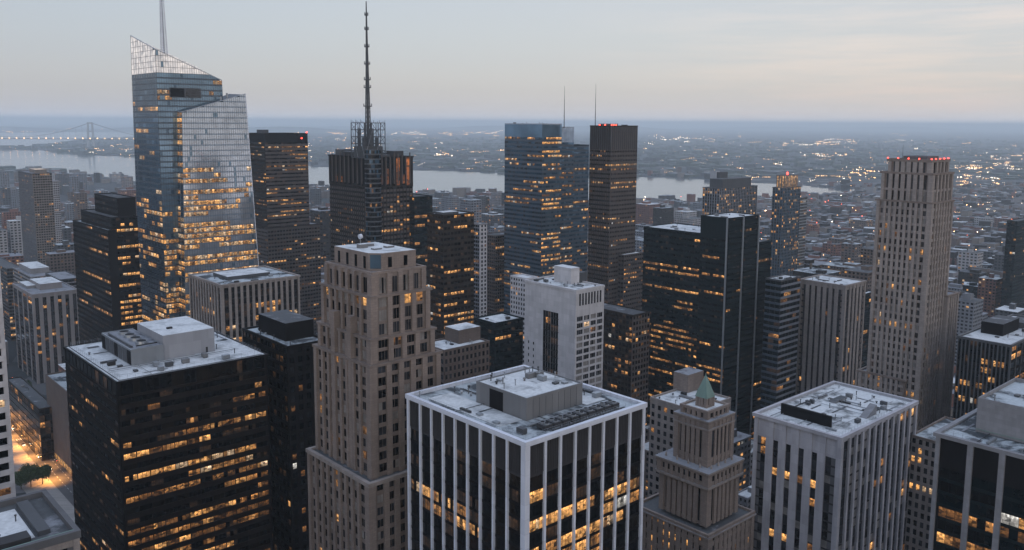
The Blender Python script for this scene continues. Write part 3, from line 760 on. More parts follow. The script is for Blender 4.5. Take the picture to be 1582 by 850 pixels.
# F3: light grey ribbed tower at right
def right_tower():
    b = Building('office_tower', 'pale grey concrete tower with vertical window slots and a black screen on its white roof', OFFICE, (1299, 675), 1167, 1415, h=133)
    gl = (('glass_dim', .5), ('glass_black', .3), ('blind', .2))
    k = dict(fh=3.8, pd=.5, pm='concrete_light', sd=.06, glass=gl, run=.15, spread=(.3, .7, 1, 1.6, 2.5), mix=(('lit_bright', .35), ('lit_mid', .35), ('lit_dim', .3)))
    W, D = b.Lu, b.Lv
    b.tier(0, 0, W, D, 0, b.h, style(nb=6, pw=3.3, sh=.7, sm='spandrel_dark', lit=.10, top=8.0, topm='concrete_light', edge=1.6, solo=True, **k), style(nb=12, **{**k, 'pd': .9}, pw=1.35, sh=.8, sm='spandrel_dark', lit=.06, hot={4: .25}, top=1.6, topm='concrete_light', edge=1.1, solo=True), 'concrete_dark', 'roof_stained', par=1.2, parm='concrete_light', pt_=.5)
    z = b.h - 1.1
    def loc(px, py, zz):
        q = pt(px, py, h=zz) - Vector((b.P.x, b.P.y, 0)); return q.dot(U), q.dot(V)
    ax, ay = loc(1283, 661, z); ay1 = ay + run(b.wpt(ax, ay, z), V, 1206); az = b.zat(ax, ay, 644)
    b.boxpart('black_screen', ax, ay, z, ax + 1.0, ay1, az, 'black_metal', 'black_metal')
    cx, cy_ = loc(1354, 640, z); mb = MB(); mb.prism([(cx - 9, cy_, z), (cx, cy_, z), (cx, cy_ + 3, z), (cx - 9, cy_ + 3, z)], [(cx - 1, cy_, z + 3.6), (cx, cy_, z + 4), (cx, cy_ + 3, z + 4), (cx - 1, cy_ + 3, z + 3.6)], 'concrete_grey'); b.part(mb, 'stair_ramp')
    cx, cy_ = loc(1300, 620, z); mb = MB(); mb.box(cx - 5, cy_, z, cx + 5, cy_ + 3, z + .9, 'concrete_grey', 'roof_dark'); b.part(mb, 'skylight')
    cx, cy_ = loc(1250, 627, z); mb = MB()
    for i in range(3): mb.box(cx + i * 1.6, cy_ + (i % 2), z, cx + i * 1.6 + 1.3, cy_ + 1.6 + (i % 2), z + 1.2 + .3 * i, 'steel_dark')
    b.part(mb, 'air_handler')
    b.dress(1.5, 1.5, W - 1.5, D - 1.5, z + .14, 16)
    b.clutter(3, 3, W - 3, D - 3, z + .1, 32, avoid=((ax - 1, ay - 1, ax + 2, ay1 + 1),))
    b.finish()
right_tower()

# F4: dark tower with grey piers on the right edge
def edge_tower():
    h = 159.0
    Lc = pt(1448, 668, h=h)                                     # its left corner
    L = 62.0
    P = Lc - V * L; npx = proj(P)
    b = Building('office_tower', 'dark glass tower with wide grey piers and grey roof plant at the right edge', OFFICE, npx, 1448, npx[0] + 60, h=h)
    b.Lu = 48.0
    dark = (('glass_black', .7), ('glass_teal', .3))
    k = dict(fh=4.0, pw=1.6, pd=.8, pm='concrete_grey', sh=1.0, sd=.1, sm='teal_panel', glass=dark, top=9.5, topm='black_metal', edge=1.2, solo=True, split=3, run=.65)
    b.tier(0, 0, b.Lu, b.Lv, 0, h, style(nb=7, lit=.25, hot={0: .03, 1: .15, 2: .45, 3: .6, 4: .25, 5: .3, 6: .6, 7: .3}, **k), style(nb=5, lit=.2, **k), 'black_metal', 'roof_wet', par=.9, parm='concrete_grey', pt_=.6)
    z = h - .8
    def loc(px, py, zz):
        q = pt(px, py, h=zz) - Vector((P.x, P.y, 0)); return q.dot(U), q.dot(V)
    ax, ay = loc(1507, 667, z)
    az = b.zat(ax, ay, 614)
    p = b.boxpart('plant_box', ax, 5, z, b.Lu - 5, ay, az - 1.2, 'concrete_grey', 'roof_wet', par=1.2)
    mb = MB(); mb.tube((ax - .4, 4, z + 1.1), (ax - .4, ay, z + 1.1), .12, .12, 'copper_green'); b.part(mb, 'guard_pipe', p)
    b.dress(1.5, 1.5, b.Lu - 2, b.Lv - 1.5, z + .14, 10)
    b.clutter(ax + 2, ay - 30, b.Lu - 6, ay - 2, az - 1.2, 9); b.clutter(1, 10, ax - 1, b.Lv - 2, z + .1, 8); b.clutter(ax + 1, ay + 1, b.Lu - 2, b.Lv - 1, z + .1, 5)
    b.finish()
edge_tower()

# F5: flat roof at the bottom left corner
def corner_roof():
    h = 152.0
    Rc = pt(122, 819, h=h); P = Rc - U * 34; npx = proj(P)
    b = Building('office_block', 'low dark block whose green-edged flat roof fills the bottom left corner', 'office block', npx, npx[0] - 10, 122, h=h)
    bk = pt(72, 756, h=h); b.Lv = (bk - Rc).dot(V)
    k = dict(fh=4, pw=2.6, pd=.3, pm='limestone_pale', sh=1.0, sd=.1, sm='concrete_dark', edge=1.5, lit=.2)
    b.tier(0, 0, b.Lu, b.Lv, 0, h, style(nb=7, **k), style(nb=6, top=2, topm='limestone_pale', **k), 'concrete_dark', 'roof_dark', par=1.6, parm='concrete_dark', pt_=.9)
    z = h - 1.5
    W, D = b.Lu, b.Lv
    p = b.boxpart('membrane', W * .26, D * .20, z - .03, W * .76, D * .86, z + .12, 'roof_pale')
    b.boxpart('plant_room', W * .05, D * .45, z - .03, W * .30, D * .92, z + 3.2, 'concrete_dark', 'roof_dark')
    b.boxpart('duct', W * .78, D * .2, z - .03, W * .86, D * .9, z + 1.2, 'steel_dark')
    b.boxpart('air_handler', W * .5, D * .12, z - .03, W * .72, D * .26, z + 1.6, 'dark_metal')
    mb = MB(); mb.box(.9, .9, z + 1.2, W - .9, 1.3, z + 1.5, 'copper_green'); b.part(mb, 'gutter')
    b.clutter(2, 2, W - 2, D - 2, z, 10)
    b.finish()
corner_roof()

# F6: white banded slab cut by the left edge
def edge_slab():
    h = 215.0
    Y = 250
    A = pt(9, 545, Y=Y)
    P = Vector((A.x, A.y, h)) - U * 40; npx = proj(P)
    b = Building('office_block', 'white slab of stacked window bands cut off by the left edge', 'office block', npx, npx[0] - 10, npx[0] + 10, h=h)
    b.Lu, b.Lv = 40.0, 25.0
    k = dict(fh=3.9, pw=.5, pd=.2, pm='concrete_white', sh=1.7, sd=.35, sm='concrete_white', edge=1.0, lit=.08)
    b.tier(0, 0, b.Lu, b.Lv, 0, h, style(bay=4, **k), style(bay=4, **k), 'concrete_white', 'roof_pale', par=1.0)
    b.finish()
edge_slab()

# ------------------------------------------------------------------ stepped stone towers
def stone_tower():
    b = Building('stepped_tower', 'beige stone tower stepping out downwards, left of the black tower with white piers', 'stone tower', (575, 421), 504, 656, Y=262)
    W, D, h = b.Lu, b.Lv, b.h
    gl = (('glass_dim', .4), ('glass_black', .45), ('blind', .15))
    mix = (('lit_bright', .4), ('lit_mid', .35), ('lit_dim', .25))
    def k(**q): return style(**{**dict(fh=4.0, pw=1.5, pd=.85, pm='limestone', sh=1.35, sd=.12, sm='limestone_dark', glass=gl, edge=1.7, run=.1, mix=mix, split=2), **q})
    z1 = b.zat(0, 0, 459); z2 = b.zat(-1.4, -1.0, 525); z3 = b.zat(-2.2, -2, 566); z4 = b.zat(-6.2, -6.5, 746)
    zp = b.zat(2, 2, 393)
    # penthouse with canted corner
    mb = MB(); c = 3.2
    poly = [(2 + c, 2), (W - 2, 2), (W - 2, D - 2), (2, D - 2), (2, 2 + c)]
    mb.prism([(x, y, h - .9) for x, y in poly], [(x, y, zp) for x, y in poly], 'limestone', 'roof_pale')
    p = b.part(mb, 'penthouse')
    mb = MB()
    for i in range(4):
        yy = 2 + c + (D - 4 - c) * (i + .3) / 4; mb.box(1.8, yy, h + .2, 2.02, yy + 1.1, zp - 1.2, 'glass_black')
    for i in range(2): mb.box(4 + c + i * (W - 8) * .5, 1.8, h + .6, 5.3 + c + i * (W - 8) * .5, 2.02, zp - 1.4, 'glass_black')
    b.part(mb, 'louver_slots', p)
    mb = MB(); d = .12; a0, a1 = (2 + c * .12 - d, 2 + c * .88 - d), (2 + c * .88 - d, 2 + c * .12 - d)
    mb.prism([(a0[0], a0[1], h + .3), (a1[0], a1[1], h + .3), (a1[0] + .3, a1[1] + .3, h + .3), (a0[0] + .3, a0[1] + .3, h + .3)], [(a0[0], a0[1], zp - .5), (a1[0], a1[1], zp - .5), (a1[0] + .3, a1[1] + .3, zp - .5), (a0[0] + .3, a0[1] + .3, zp - .5)], 'glass_blue'); b.part(mb, 'corner_window', p)
    for q in ((.3, .6, 1.3), (.55, .7, .8), (.75, .4, .6), (.4, .35, .5)):
        mb = MB(); mb.box(2 + (W - 4) * q[0] - 1.5, 2 + (D - 4) * q[1] - 1, zp, 2 + (W - 4) * q[0] + 1.5, 2 + (D - 4) * q[1] + 1, zp + q[2], 'panel_grey', 'roof_pale'); b.part(mb, 'air_handler', p)
    mb = MB(); mb.tube((W * .45, D * .75, zp), (W * .45, D * .75, zp + 3), .12, .1, 'steel'); mb.tube((W * .45 - .5, D * .75, zp + 3), (W * .45 + .5, D * .75, zp + 3.2), .8, .8, 'white_metal', 8); b.part(mb, 'dish', p)
    b.tier(0, 0, W, D, z1, h, k(nb=6, fh=h - z1, sh=.9, pw=1.5, lit=.1, top=1.3, topm='limestone'), k(nb=4, fh=h - z1, sh=.7, pw=1.7, lit=.0, top=1.3, topm='limestone', split=3), 'limestone', 'roof_grey', par=.7, po=.38)
    b.tier(-.9, -.9, W + .9, D + .9, z2, z1 + .5, k(nb=7, lit=.12, pw=1.15), k(nb=4, fh=4.6, sh=1.0, pw=1.7, lit=.12, split=3), 'limestone_dark', 'roof_grey', par=.5)
    b.tier(-1.8, -1.8, W + 2, D + 2, z3, z2 + .5, k(nb=7, lit=.12, pw=1.15), k(nb=4, fh=4.8, sh=1.1, lit=.15, pw=1.8, split=3), 'limestone_dark', 'roof_grey', par=.5)
    b.tier(-2.8, -2.8, W + 3.6, D + 3.4, 0, z3 + .6, k(nb=8, lit=.10, sh=1.4, pw=1.2), k(nb=5, lit=.12, sh=1.4, pw=1.9), 'limestone_dark', 'roof_grey', par=.6)
    b.tier(-6.2, -6.5, W + 1.5, D + 3.2, 0, z4, k(nb=9, lit=.08, sh=1.5, pw=1.3), k(nb=6, lit=.12, sh=1.5, pw=1.9), 'limestone_dark', 'roof_dark', par=1.0, parm='limestone_pale')
    # buttresses that rise through the setbacks
    for i, (x, y, za, zb_) in enumerate(((-2.2, D * .32, z4, z2 + 6), (-2.2, D * .68, z4, z2 + 6))):
        mb = MB(); mb.box(x - 1.2, y - 1.2, za - 2, x + 1.2, y + 1.2, zb_, 'limestone'); b.part(mb, 'buttress')
    b.maxsolo = 100
    b.finish()
stone_tower()

def pier_tower():
    b = Building('stepped_tower', 'tall stepped stone tower with red lights round its crown, rising at the right', 'stone tower', (1440, 290), 1357, 1473, Y=430)
    W, D, h = b.Lu, b.Lv, b.h
    gl = (('glass_dim', .45), ('glass_black', .4), ('blind', .15))
    mix = (('lit_bright', .45), ('lit_mid', .3), ('lit_dim', .2), ('lit_pale', .05))
    def k(**q): return style(**{**dict(fh=3.9, pw=1.4, pd=.85, pm='limestone_pale', sh=1.35, sd=.35, sm='limestone_pale', glass=gl, edge=1.6, run=.1, mix=mix, lit=.10, split=2), **q})
    zc = b.zat(2, 2, 247); zt = b.zat(.8, .8, 268)
    z1 = b.zat(0, 0, 322)
    b.tier(3.2, 2.6, W - 2.2, D - 3.4, zt - 1, zc, k(nb=6, fh=50, sh=.5, pw=2.0, lit=0, pd=.8, split=1), k(nb=4, fh=50, sh=.5, pw=1.6, pd=.8, lit=0, split=1), 'limestone_dark', 'roof_grey', par=1.2)
    b.boxpart('plant_room', 7, 6, zc - 1, W - 6, D - 9, zc + 1.4, 'concrete_dark', 'roof_dark')
    for i in range(9):
        x, y = (3 + (W - 6) * i / 4, 2.3) if i < 5 else (2.6, 3 + (D - 6) * (i - 4) / 4)
        mb = MB(); mb.tube((x, y, zc), (x, y, zc + .5), .35, .35, 'lamp_red', 8); b.part(mb, 'warning_light')
    mb = MB(); mb.tube((W * .3, D * .7, zc), (W * .3, D * .7, zc + 7), .1, .05, 'steel_dark'); b.part(mb, 'antenna')
    b.tier(1.2, .8, W - .6, D - 1.2, z1 - 1, zt, k(nb=7, fh=11, sh=1.2, pw=1.9, lit=.06), k(nb=5, fh=11, sh=1.2, pw=1.5, lit=0), 'limestone_dark', 'roof_grey', par=.8)
    b.tier(0, 0, W, D, 0, z1 + 3, k(nb=9, hot={5: .3, 6: .2, 16: .7, 20: .3}, lit=.08), k(nb=7, pw=1.1, lit=.05), 'limestone_dark', 'roof_grey', par=.7)
    zw = b.zat(W + 8, 0, 452)
    b.tier(W - 2, -1.5, W + 12, D - 6, 0, zw, None, k(nb=4, pw=1.2, lit=.04), 'limestone_dark', 'roof_grey', par=.7)
    b.tier(-2.4, 6, W - 4, D + 3.2, 0, zw - 42, k(nb=8, lit=.08), None, 'limestone_dark', 'roof_grey', par=.8)
    b.finish()
pier_tower()

def ornate_tower():
    b = Building('ornate_tower', 'old stone tower topped by a small green copper pyramid, with columned tiers', 'stone tower', (1094, 733), 1016, 1146, Y=300)
    W, D, h = b.Lu, b.Lv, b.h
    gl = (('glass_black', .7), ('glass_dim', .3))
    def k(**q): return style(**{**dict(fh=3.8, pw=1.3, pd=.45, pm='limestone', sh=1.3, sd=.15, sm='limestone', glass=gl, edge=2.0, run=.05, lit=.0), **q})
    def cornice(x0, y0, x1, y1, z, o=.9, t=.8, dent=True):
        mb = MB(); mb.box(x0 - o, y0 - o, z, x1 + o, y1 + o, z + t, 'limestone_pale', 'roof_grey')
        mb.box(x0 - o * .5, y0 - o * .5, z - .5, x1 + o * .5, y1 + o * .5, z, 'limestone')
        if dent:
            for i in range(int((x1 - x0) / 1.1)): mb.box(x0 + i * 1.1, y0 - o * .8, z - .45, x0 + i * 1.1 + .5, y0 - o * .5, z, 'limestone')
            for i in range(int((y1 - y0) / 1.1)): mb.box(x0 - o * .8, y0 + i * 1.1, z - .45, x0 - o * .5, y0 + i * 1.1 + .5, z, 'limestone')
        b.part(mb, 'cornice')
    zb = b.zat(0, 0, 808)
    zC = b.zat(-1.5, -1.5, 822)
    # columned tier and attic
    b.tier(0, 0, W, D, zb + 13, h, k(nb=8, fh=5, sh=1.6, base=.5), k(nb=7, fh=5, sh=1.6, base=.5), 'limestone_dark', 'roof_grey', par=.9)
    b.tier(1, 1, W - 1, D - 1, zb - 2, zb + 13, k(nb=7, fh=13, sh=1.2, pw=1.7, pd=.8), k(nb=6, fh=13, sh=1.2, pw=1.5, pd=.8), 'limestone_dark', 'roof_grey', par=0)
    cornice(0, 0, W, D, h - .2, .8, .6); cornice(.4, .4, W - .4, D - .4, zb + 12.6, 1.0, .9)
    # base block with lit windows
    cx0, cy0, cx1, cy1 = -3, -3, W + 5, D + 8
    b.tier(cx0, cy0, cx1, cy1, 0, zC, k(nb=11, lit=.5, fh=4.2, sh=1.9, pw=2.0, hot={0: .3, 1: .6, 2: .6, 3: .35, 4: .2}, mix=(('lit_bright', .4), ('lit_mid', .4), ('lit_dim', .2))), k(nb=9, lit=.05, fh=4.2, sh=1.9, pw=2.0), 'limestone_dark', 'roof_dark', par=1.0, parm='limestone')
    cornice(cx0, cy0, cx1, cy1, zC - 1.6, .8, .5, False)
    # upper shaft
    q = pt(1092, 720, Y=b.P.y + 5) - Vector((b.P.x, b.P.y, 0))
    sx0, sy0 = 4.2, 3.6
    base = b.wpt(sx0, sy0, h)
    sx1 = sx0 + run(base, U, 1131); sy1 = sy0 + run(base, V, 1041)
    zs = b.zat(sx0, sy0, 652)
    b.tier(sx0, sy0, sx1, sy1, h - 1, zs, k(nb=5, fh=15, base=3.0, sh=1.5, top=3.0, topm='limestone', pw=1.5), k(nb=5, fh=15, base=3.0, sh=1.5, top=3.0, topm='limestone', pw=1.2), 'limestone_dark', 'roof_grey', par=.8)
    cornice(sx0, sy0, sx1, sy1, zs - 3.4, .6, .5); cornice(sx0, sy0, sx1, sy1, zs - .3, .5, .4)
    # attic and lantern
    mx, my = (sx0 + sx1) / 2, (sy0 + sy1) / 2
    zl = b.zat(mx - 3, my - 3, 634)
    b.tier(sx0 + 1.6, sy0 + 1.6, sx1 - 1.6, sy1 - 1.6, zs - 1, zl + 1.2, k(nb=4, fh=6, sh=1.4, pw=1.6, edge=1.2), k(nb=4, fh=6, sh=1.4, pw=1.2, edge=1.2), 'limestone', 'roof_pale', par=.8)
    ztb = b.zat(mx, my, 612); zta = b.zat(mx, my, 579)
    r = 2.4
    b.tier(mx - r, my - r, mx + r, my + r, zl, ztb, k(nb=3, fh=9, sh=1.5, pw=.9, edge=.8, pd=.3), k(nb=3, fh=9, sh=1.5, pw=.9, edge=.8, pd=.3), 'limestone', 'roof_grey', par=0)
    mb = MB(); r2 = r + .3
    mb.prism([(mx - r2, my - r2, ztb), (mx + r2, my - r2, ztb), (mx + r2, my + r2, ztb), (mx - r2, my + r2, ztb)], [(mx - .35, my - .35, zta - .6), (mx + .35, my - .35, zta - .6), (mx + .35, my + .35, zta - .6), (mx - .35, my + .35, zta - .6)], 'copper_green')
    mb.tube((mx, my, zta - .7), (mx, my, zta + .8), .28, .05, 'copper_green')
    b.part(mb, 'pyramid_roof')
    for i in range(8):                                         # urns on the setback
        x, y = ((sx0 - 2, sy0 - 1 + i * 2.6) if i % 2 else (sx0 + i * 2.2, sy0 - 2))
        mb = MB(); mb.tube((x, y, h - .2), (x, y, h + 1.2), .5, .3, 'limestone_pale', 8); mb.tube((x, y, h + 1.2), (x, y, h + 2.0), .45, .1, 'limestone_pale', 8); b.part(mb, 'urn')
    b.finish()
ornate_tower()
# ------------------------------------------------------------------ the crystal-shaped glass tower and its neighbours
def crystal_tower():
    b = Building('glass_tower', 'tall faceted glass tower with a slanting lit crown and a white spire, at the left', OFFICE, (240, 76), 203, 341, Y=655)
    W, D = b.Lu, b.Lv
    zN, zR, zL = b.h, b.zat(W, 0, 124), b.zat(0, D, 55)
    zB = zR + zL - zN
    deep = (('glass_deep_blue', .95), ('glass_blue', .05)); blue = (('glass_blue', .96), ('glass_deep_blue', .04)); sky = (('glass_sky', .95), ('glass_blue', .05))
    N0, R0, L0, B0 = (-1, -1, 0), (W + 6, -1, 0), (-1, D + 9, 0), (W + 6, D + 9, 0)
    N1, R1, L1, B1 = (0, 0, zN), (W, 0, zR), (0, D, zL), (W, D, zB)
    def inset(pts, d):
        c = sum((Vector(p) for p in pts), Vector()) / len(pts)
        return [tuple(Vector(p) + Vector((c.x - p[0], c.y - p[1], 0)).normalized() * d - Vector((0, 0, .6 if p[2] > 1 else 0))) for p in pts]
    zs0 = b.zat(0, 0, 116); zscr = lambda s: zs0
    def at_z(lo, hi, z): t = z / hi[2]; return (lo[0] + (hi[0] - lo[0]) * t, lo[1] + (hi[1] - lo[1]) * t, z)
    zc = min(zs0, zR - .5)
    b.wall.prism(inset([N0, R0, B0, L0], 2.6), inset([at_z(N0, N1, zc), at_z(R0, R1, zc), at_z(B0, B1, zc), at_z(L0, L1, zc)], 2.6), 'glass_deep_blue', 'roof_grey')
    b.patch(at_z(R0, R1, zc), at_z(B0, B1, zc), R1, B1, 4.2, 8, 'mullion', ('mullion', .09), (('screen_glass', 1),), lit=0, sh=.25)
    b.patch(at_z(B0, B1, zc), at_z(L0, L1, zc), B1, L1, 4.2, 20, 'mullion', ('mullion', .09), (('screen_glass', 1),), lit=0, sh=.25)
    mixa = (('lit_bright', .4), ('lit_mid', .35), ('lit_pale', .25))
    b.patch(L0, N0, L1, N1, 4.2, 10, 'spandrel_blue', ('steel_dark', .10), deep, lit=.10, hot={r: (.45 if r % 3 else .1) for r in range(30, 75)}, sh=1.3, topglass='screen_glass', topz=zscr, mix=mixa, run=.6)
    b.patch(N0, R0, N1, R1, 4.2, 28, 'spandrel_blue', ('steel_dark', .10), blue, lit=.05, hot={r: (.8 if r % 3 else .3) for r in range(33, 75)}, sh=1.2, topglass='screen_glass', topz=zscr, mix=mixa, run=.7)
    # open plant floor high on the right face
    c0 = [x for x in (W * .18, W * .66)]
    za, zb_ = b.zat(W * .4, 0, 151), b.zat(W * .4, 0, 136)
    mb = MB(); mb.box(c0[0], -.5, za, c0[1], .5, zb_, 'steel_dark'); mb.box(c0[0] + .6, -.56, za + .5, W * .40, -.3, zb_ - .5, 'black_metal'); mb.box(W * .43, -.56, za + .5, c0[1] - .6, -.3, zb_ - .5, 'glass_dim'); b.part(mb, 'plant_floor')
    # the lower front crystal
    yf = -9.0
    def xat(px, y, z):
        lo, hi = -60, 160
        for _ in range(50):
            m = (lo + hi) / 2
            if proj(b.wpt(m, y, z))[0] < px: lo = m
            else: hi = m
        return lo
    zz = zN - 45
    xn, xr = xat(281, yf, zz), xat(380, yf, zz)
    zn, zr_ = b.zat(xn, yf, 173), b.zat(xr, yf, 145)
    yl = yf + run(b.wpt(xn, yf, zn), V, 270)
    n1, r1, l1, k1 = (xn, yf, zn), (xr, yf, zr_), (xn, yl, zn + 1.0), (xr, yl + 12, zr_ + 1)
    n0, r0, l0, k0 = (xn - 9, yf - 8, 0), (xr + 9, yf - 8, 0), (xn - 9, yl + 6, 0), (xr + 9, yl + 22, 0)
    b.wall.prism(inset([n0, r0, k0, l0], 2.6), inset([n1, r1, k1, l1], 2.6), 'glass_deep_blue', 'steel_dark')
    warm = {**{i: .02 for i in range(0, 11)}, **{i + 5: p for i, p in ((6, .15), (7, .3), (9, .35), (10, .5), (11, .45), (13, .3), (16, .6), (17, .55), (18, .4), (20, .6), (21, .75), (23, .85), (24, .7), (26, .9), (27, .8), (29, .85), (30, .95), (31, .7), (33, .9), (34, .95), (36, .9), (37, .95), (38, .9), (40, .95), (41, .9))}, **{i: .9 for i in range(47, 80)}}
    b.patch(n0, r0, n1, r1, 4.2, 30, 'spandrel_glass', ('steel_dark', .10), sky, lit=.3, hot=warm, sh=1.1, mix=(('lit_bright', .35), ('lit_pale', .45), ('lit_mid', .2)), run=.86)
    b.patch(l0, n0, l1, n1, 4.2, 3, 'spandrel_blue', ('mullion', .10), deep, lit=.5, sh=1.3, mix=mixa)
    # bright steel edge along the crowns
    mb = MB()
    for p, q in ((L1, N1), (N1, R1), (n1, r1), (l1, n1)): mb.tube(p, q, .35, .35, 'mullion', 4)
    mb.tube(r1, r0, .3, .3, 'white_metal', 4); mb.tube(R1, (W + (6 * .2), -.2, zR * .8), .25, .25, 'mullion', 4)
    b.part(mb, 'edge_trim')
    for i in range(2):
        x = xn + (xr - xn) * (.62 + .1 * i); mb = MB(); mb.box(x, yf + 3, zr_ - 9, x + 1.2, yf + 4, zr_ + .3 - 3 * (1 - i), 'steel'); b.part(mb, 'roof_vent')
    # spire
    S = pt(253, 80, Y=672) - Vector((b.P.x, b.P.y, 0)); sx, sy, sz = S.dot(U), S.dot(V), S.z
    mb = MB(); top = sz + 46; prev = None
    for i in range(3):
        a = i * 2.094
        p0 = (sx + 3.0 * math.cos(a), sy + 3.0 * math.sin(a), sz - 12); p1 = (sx + 1.4 * math.cos(a), sy + 1.4 * math.sin(a), top)
        mb.tube(p0, p1, .42, .2, 'white_metal', 6)
    mb.tube((sx, sy, sz - 12), (sx, sy, top + 2), 1.0, .3, 'steel', 8)
    for k in range(30):
        t0, t1 = k / 30, (k + 1) / 30
        for i in range(3):
            a, c = i * 2.094, (i + 1) * 2.094
            r0_, r1_ = 3.0 - 1.6 * t0, 3.0 - 1.6 * t1
            A = (sx + r0_ * math.cos(a), sy + r0_ * math.sin(a), sz - 12 + (top - sz + 12) * t0); Bq = (sx + r1_ * math.cos(c), sy + r1_ * math.sin(c), sz - 12 + (top - sz + 12) * t1)
            Cq = (sx + r0_ * math.cos(c), sy + r0_ * math.sin(c), A[2])
            mb.tube(A, Bq, .13, .13, 'white_metal', 4); mb.tube(A, Cq, .13, .13, 'white_metal', 4)
    b.part(mb, 'spire')
    b.finish()
crystal_tower()

def generic(name, label, near, lx, rx, L, Rr, wallm, roofm='roof_grey', Y=None, h=None, par=.9, pent=None, cat=OFFICE, clutter=0, parm=None):
    b = Building(name, label, cat, near, lx, rx, h=h, Y=Y)
    b.tier(0, 0, b.Lu, b.Lv, 0, b.h, L, Rr, wallm, roofm, par=par, parm=parm)
    if pent:
        av = []
        for (x0, y0, x1, y1, ph, m, t) in pent:
            b.boxpart('penthouse', b.Lu * x0, b.Lv * y0, b.h - par - .01, b.Lu * x1, b.Lv * y1, b.h - par + ph, m, t); av.append((b.Lu * x0, b.Lv * y0, b.Lu * x1, b.Lv * y1))
        if clutter: b.clutter(1, 1, b.Lu - 1, b.Lv - 1, b.h - par + .1, clutter, av)
    elif clutter: b.clutter(1, 1, b.Lu - 1, b.Lv - 1, b.h - par + .1, clutter)
    return b
DK = (('glass_black', .6), ('glass_brown', .25), ('lit_faint', .15)); TL = (('glass_teal', .75), ('glass_black', .17), ('lit_faint', .08)); DM = (('glass_dim', .5), ('glass_black', .5))
def st(**k): return style(**k)

# dark banded tower right of the crystal, with its lower wing
def banded_tower():
    b = Building('office_tower', 'dark banded tower with black top and a red light right of faceted glass tower', OFFICE, (409, 206), 380, 475, Y=900)
    k = dict(fh=4.0, pw=.25, pd=.1, pm='bronze', sh=2.5, sd=.25, sm='bronze_light', glass=DK, top=9, topm='black_metal', run=.75, spread=(.1, .2, .5, 1.5, 2.5))
    b.tier(0, 0, b.Lu, b.Lv, 0, b.h, st(bay=3, lit=.2, **{**k, 'sm': 'bronze'}), st(bay=3, lit=.28, **k), 'bronze', 'roof_dark', par=.8, parm='black_metal')
    b.boxpart('penthouse', b.Lu * .08, b.Lv * .3, b.h - 1, b.Lu * .22, b.Lv * .6, b.h + 3.5, 'steel_dark')
    for i, (x, y, z) in enumerate(((b.Lu - 1, 0, b.h + .2), (b.Lu * .85, -.6, b.h - 6))):
        mb = MB(); mb.tube((x, y, z), (x, y, z + 1.2), .7, .7, 'lamp_red', 8); b.part(mb, 'warning_light')
    zw = b.zat(-3, -6, 352)
    w = b.Lu + run(b.wpt(b.Lu, -6, zw), U, 494)
    k2 = dict(fh=4.0, pw=.7, pd=.3, pm='bronze_light', sh=2.3, sd=.15, sm='bronze_light', glass=DK, run=.6)
    b.tier(-3, -6, w, b.Lv, 0, zw, st(bay=3.4, lit=.22, **k2), st(bay=3.4, lit=.25, hot={2: 0, 0: 0, 1: .02, 8: .8}, top=3, topm='bronze_light', **k2), 'bronze', 'roof_grey', par=.8)
    b.finish()
banded_tower()

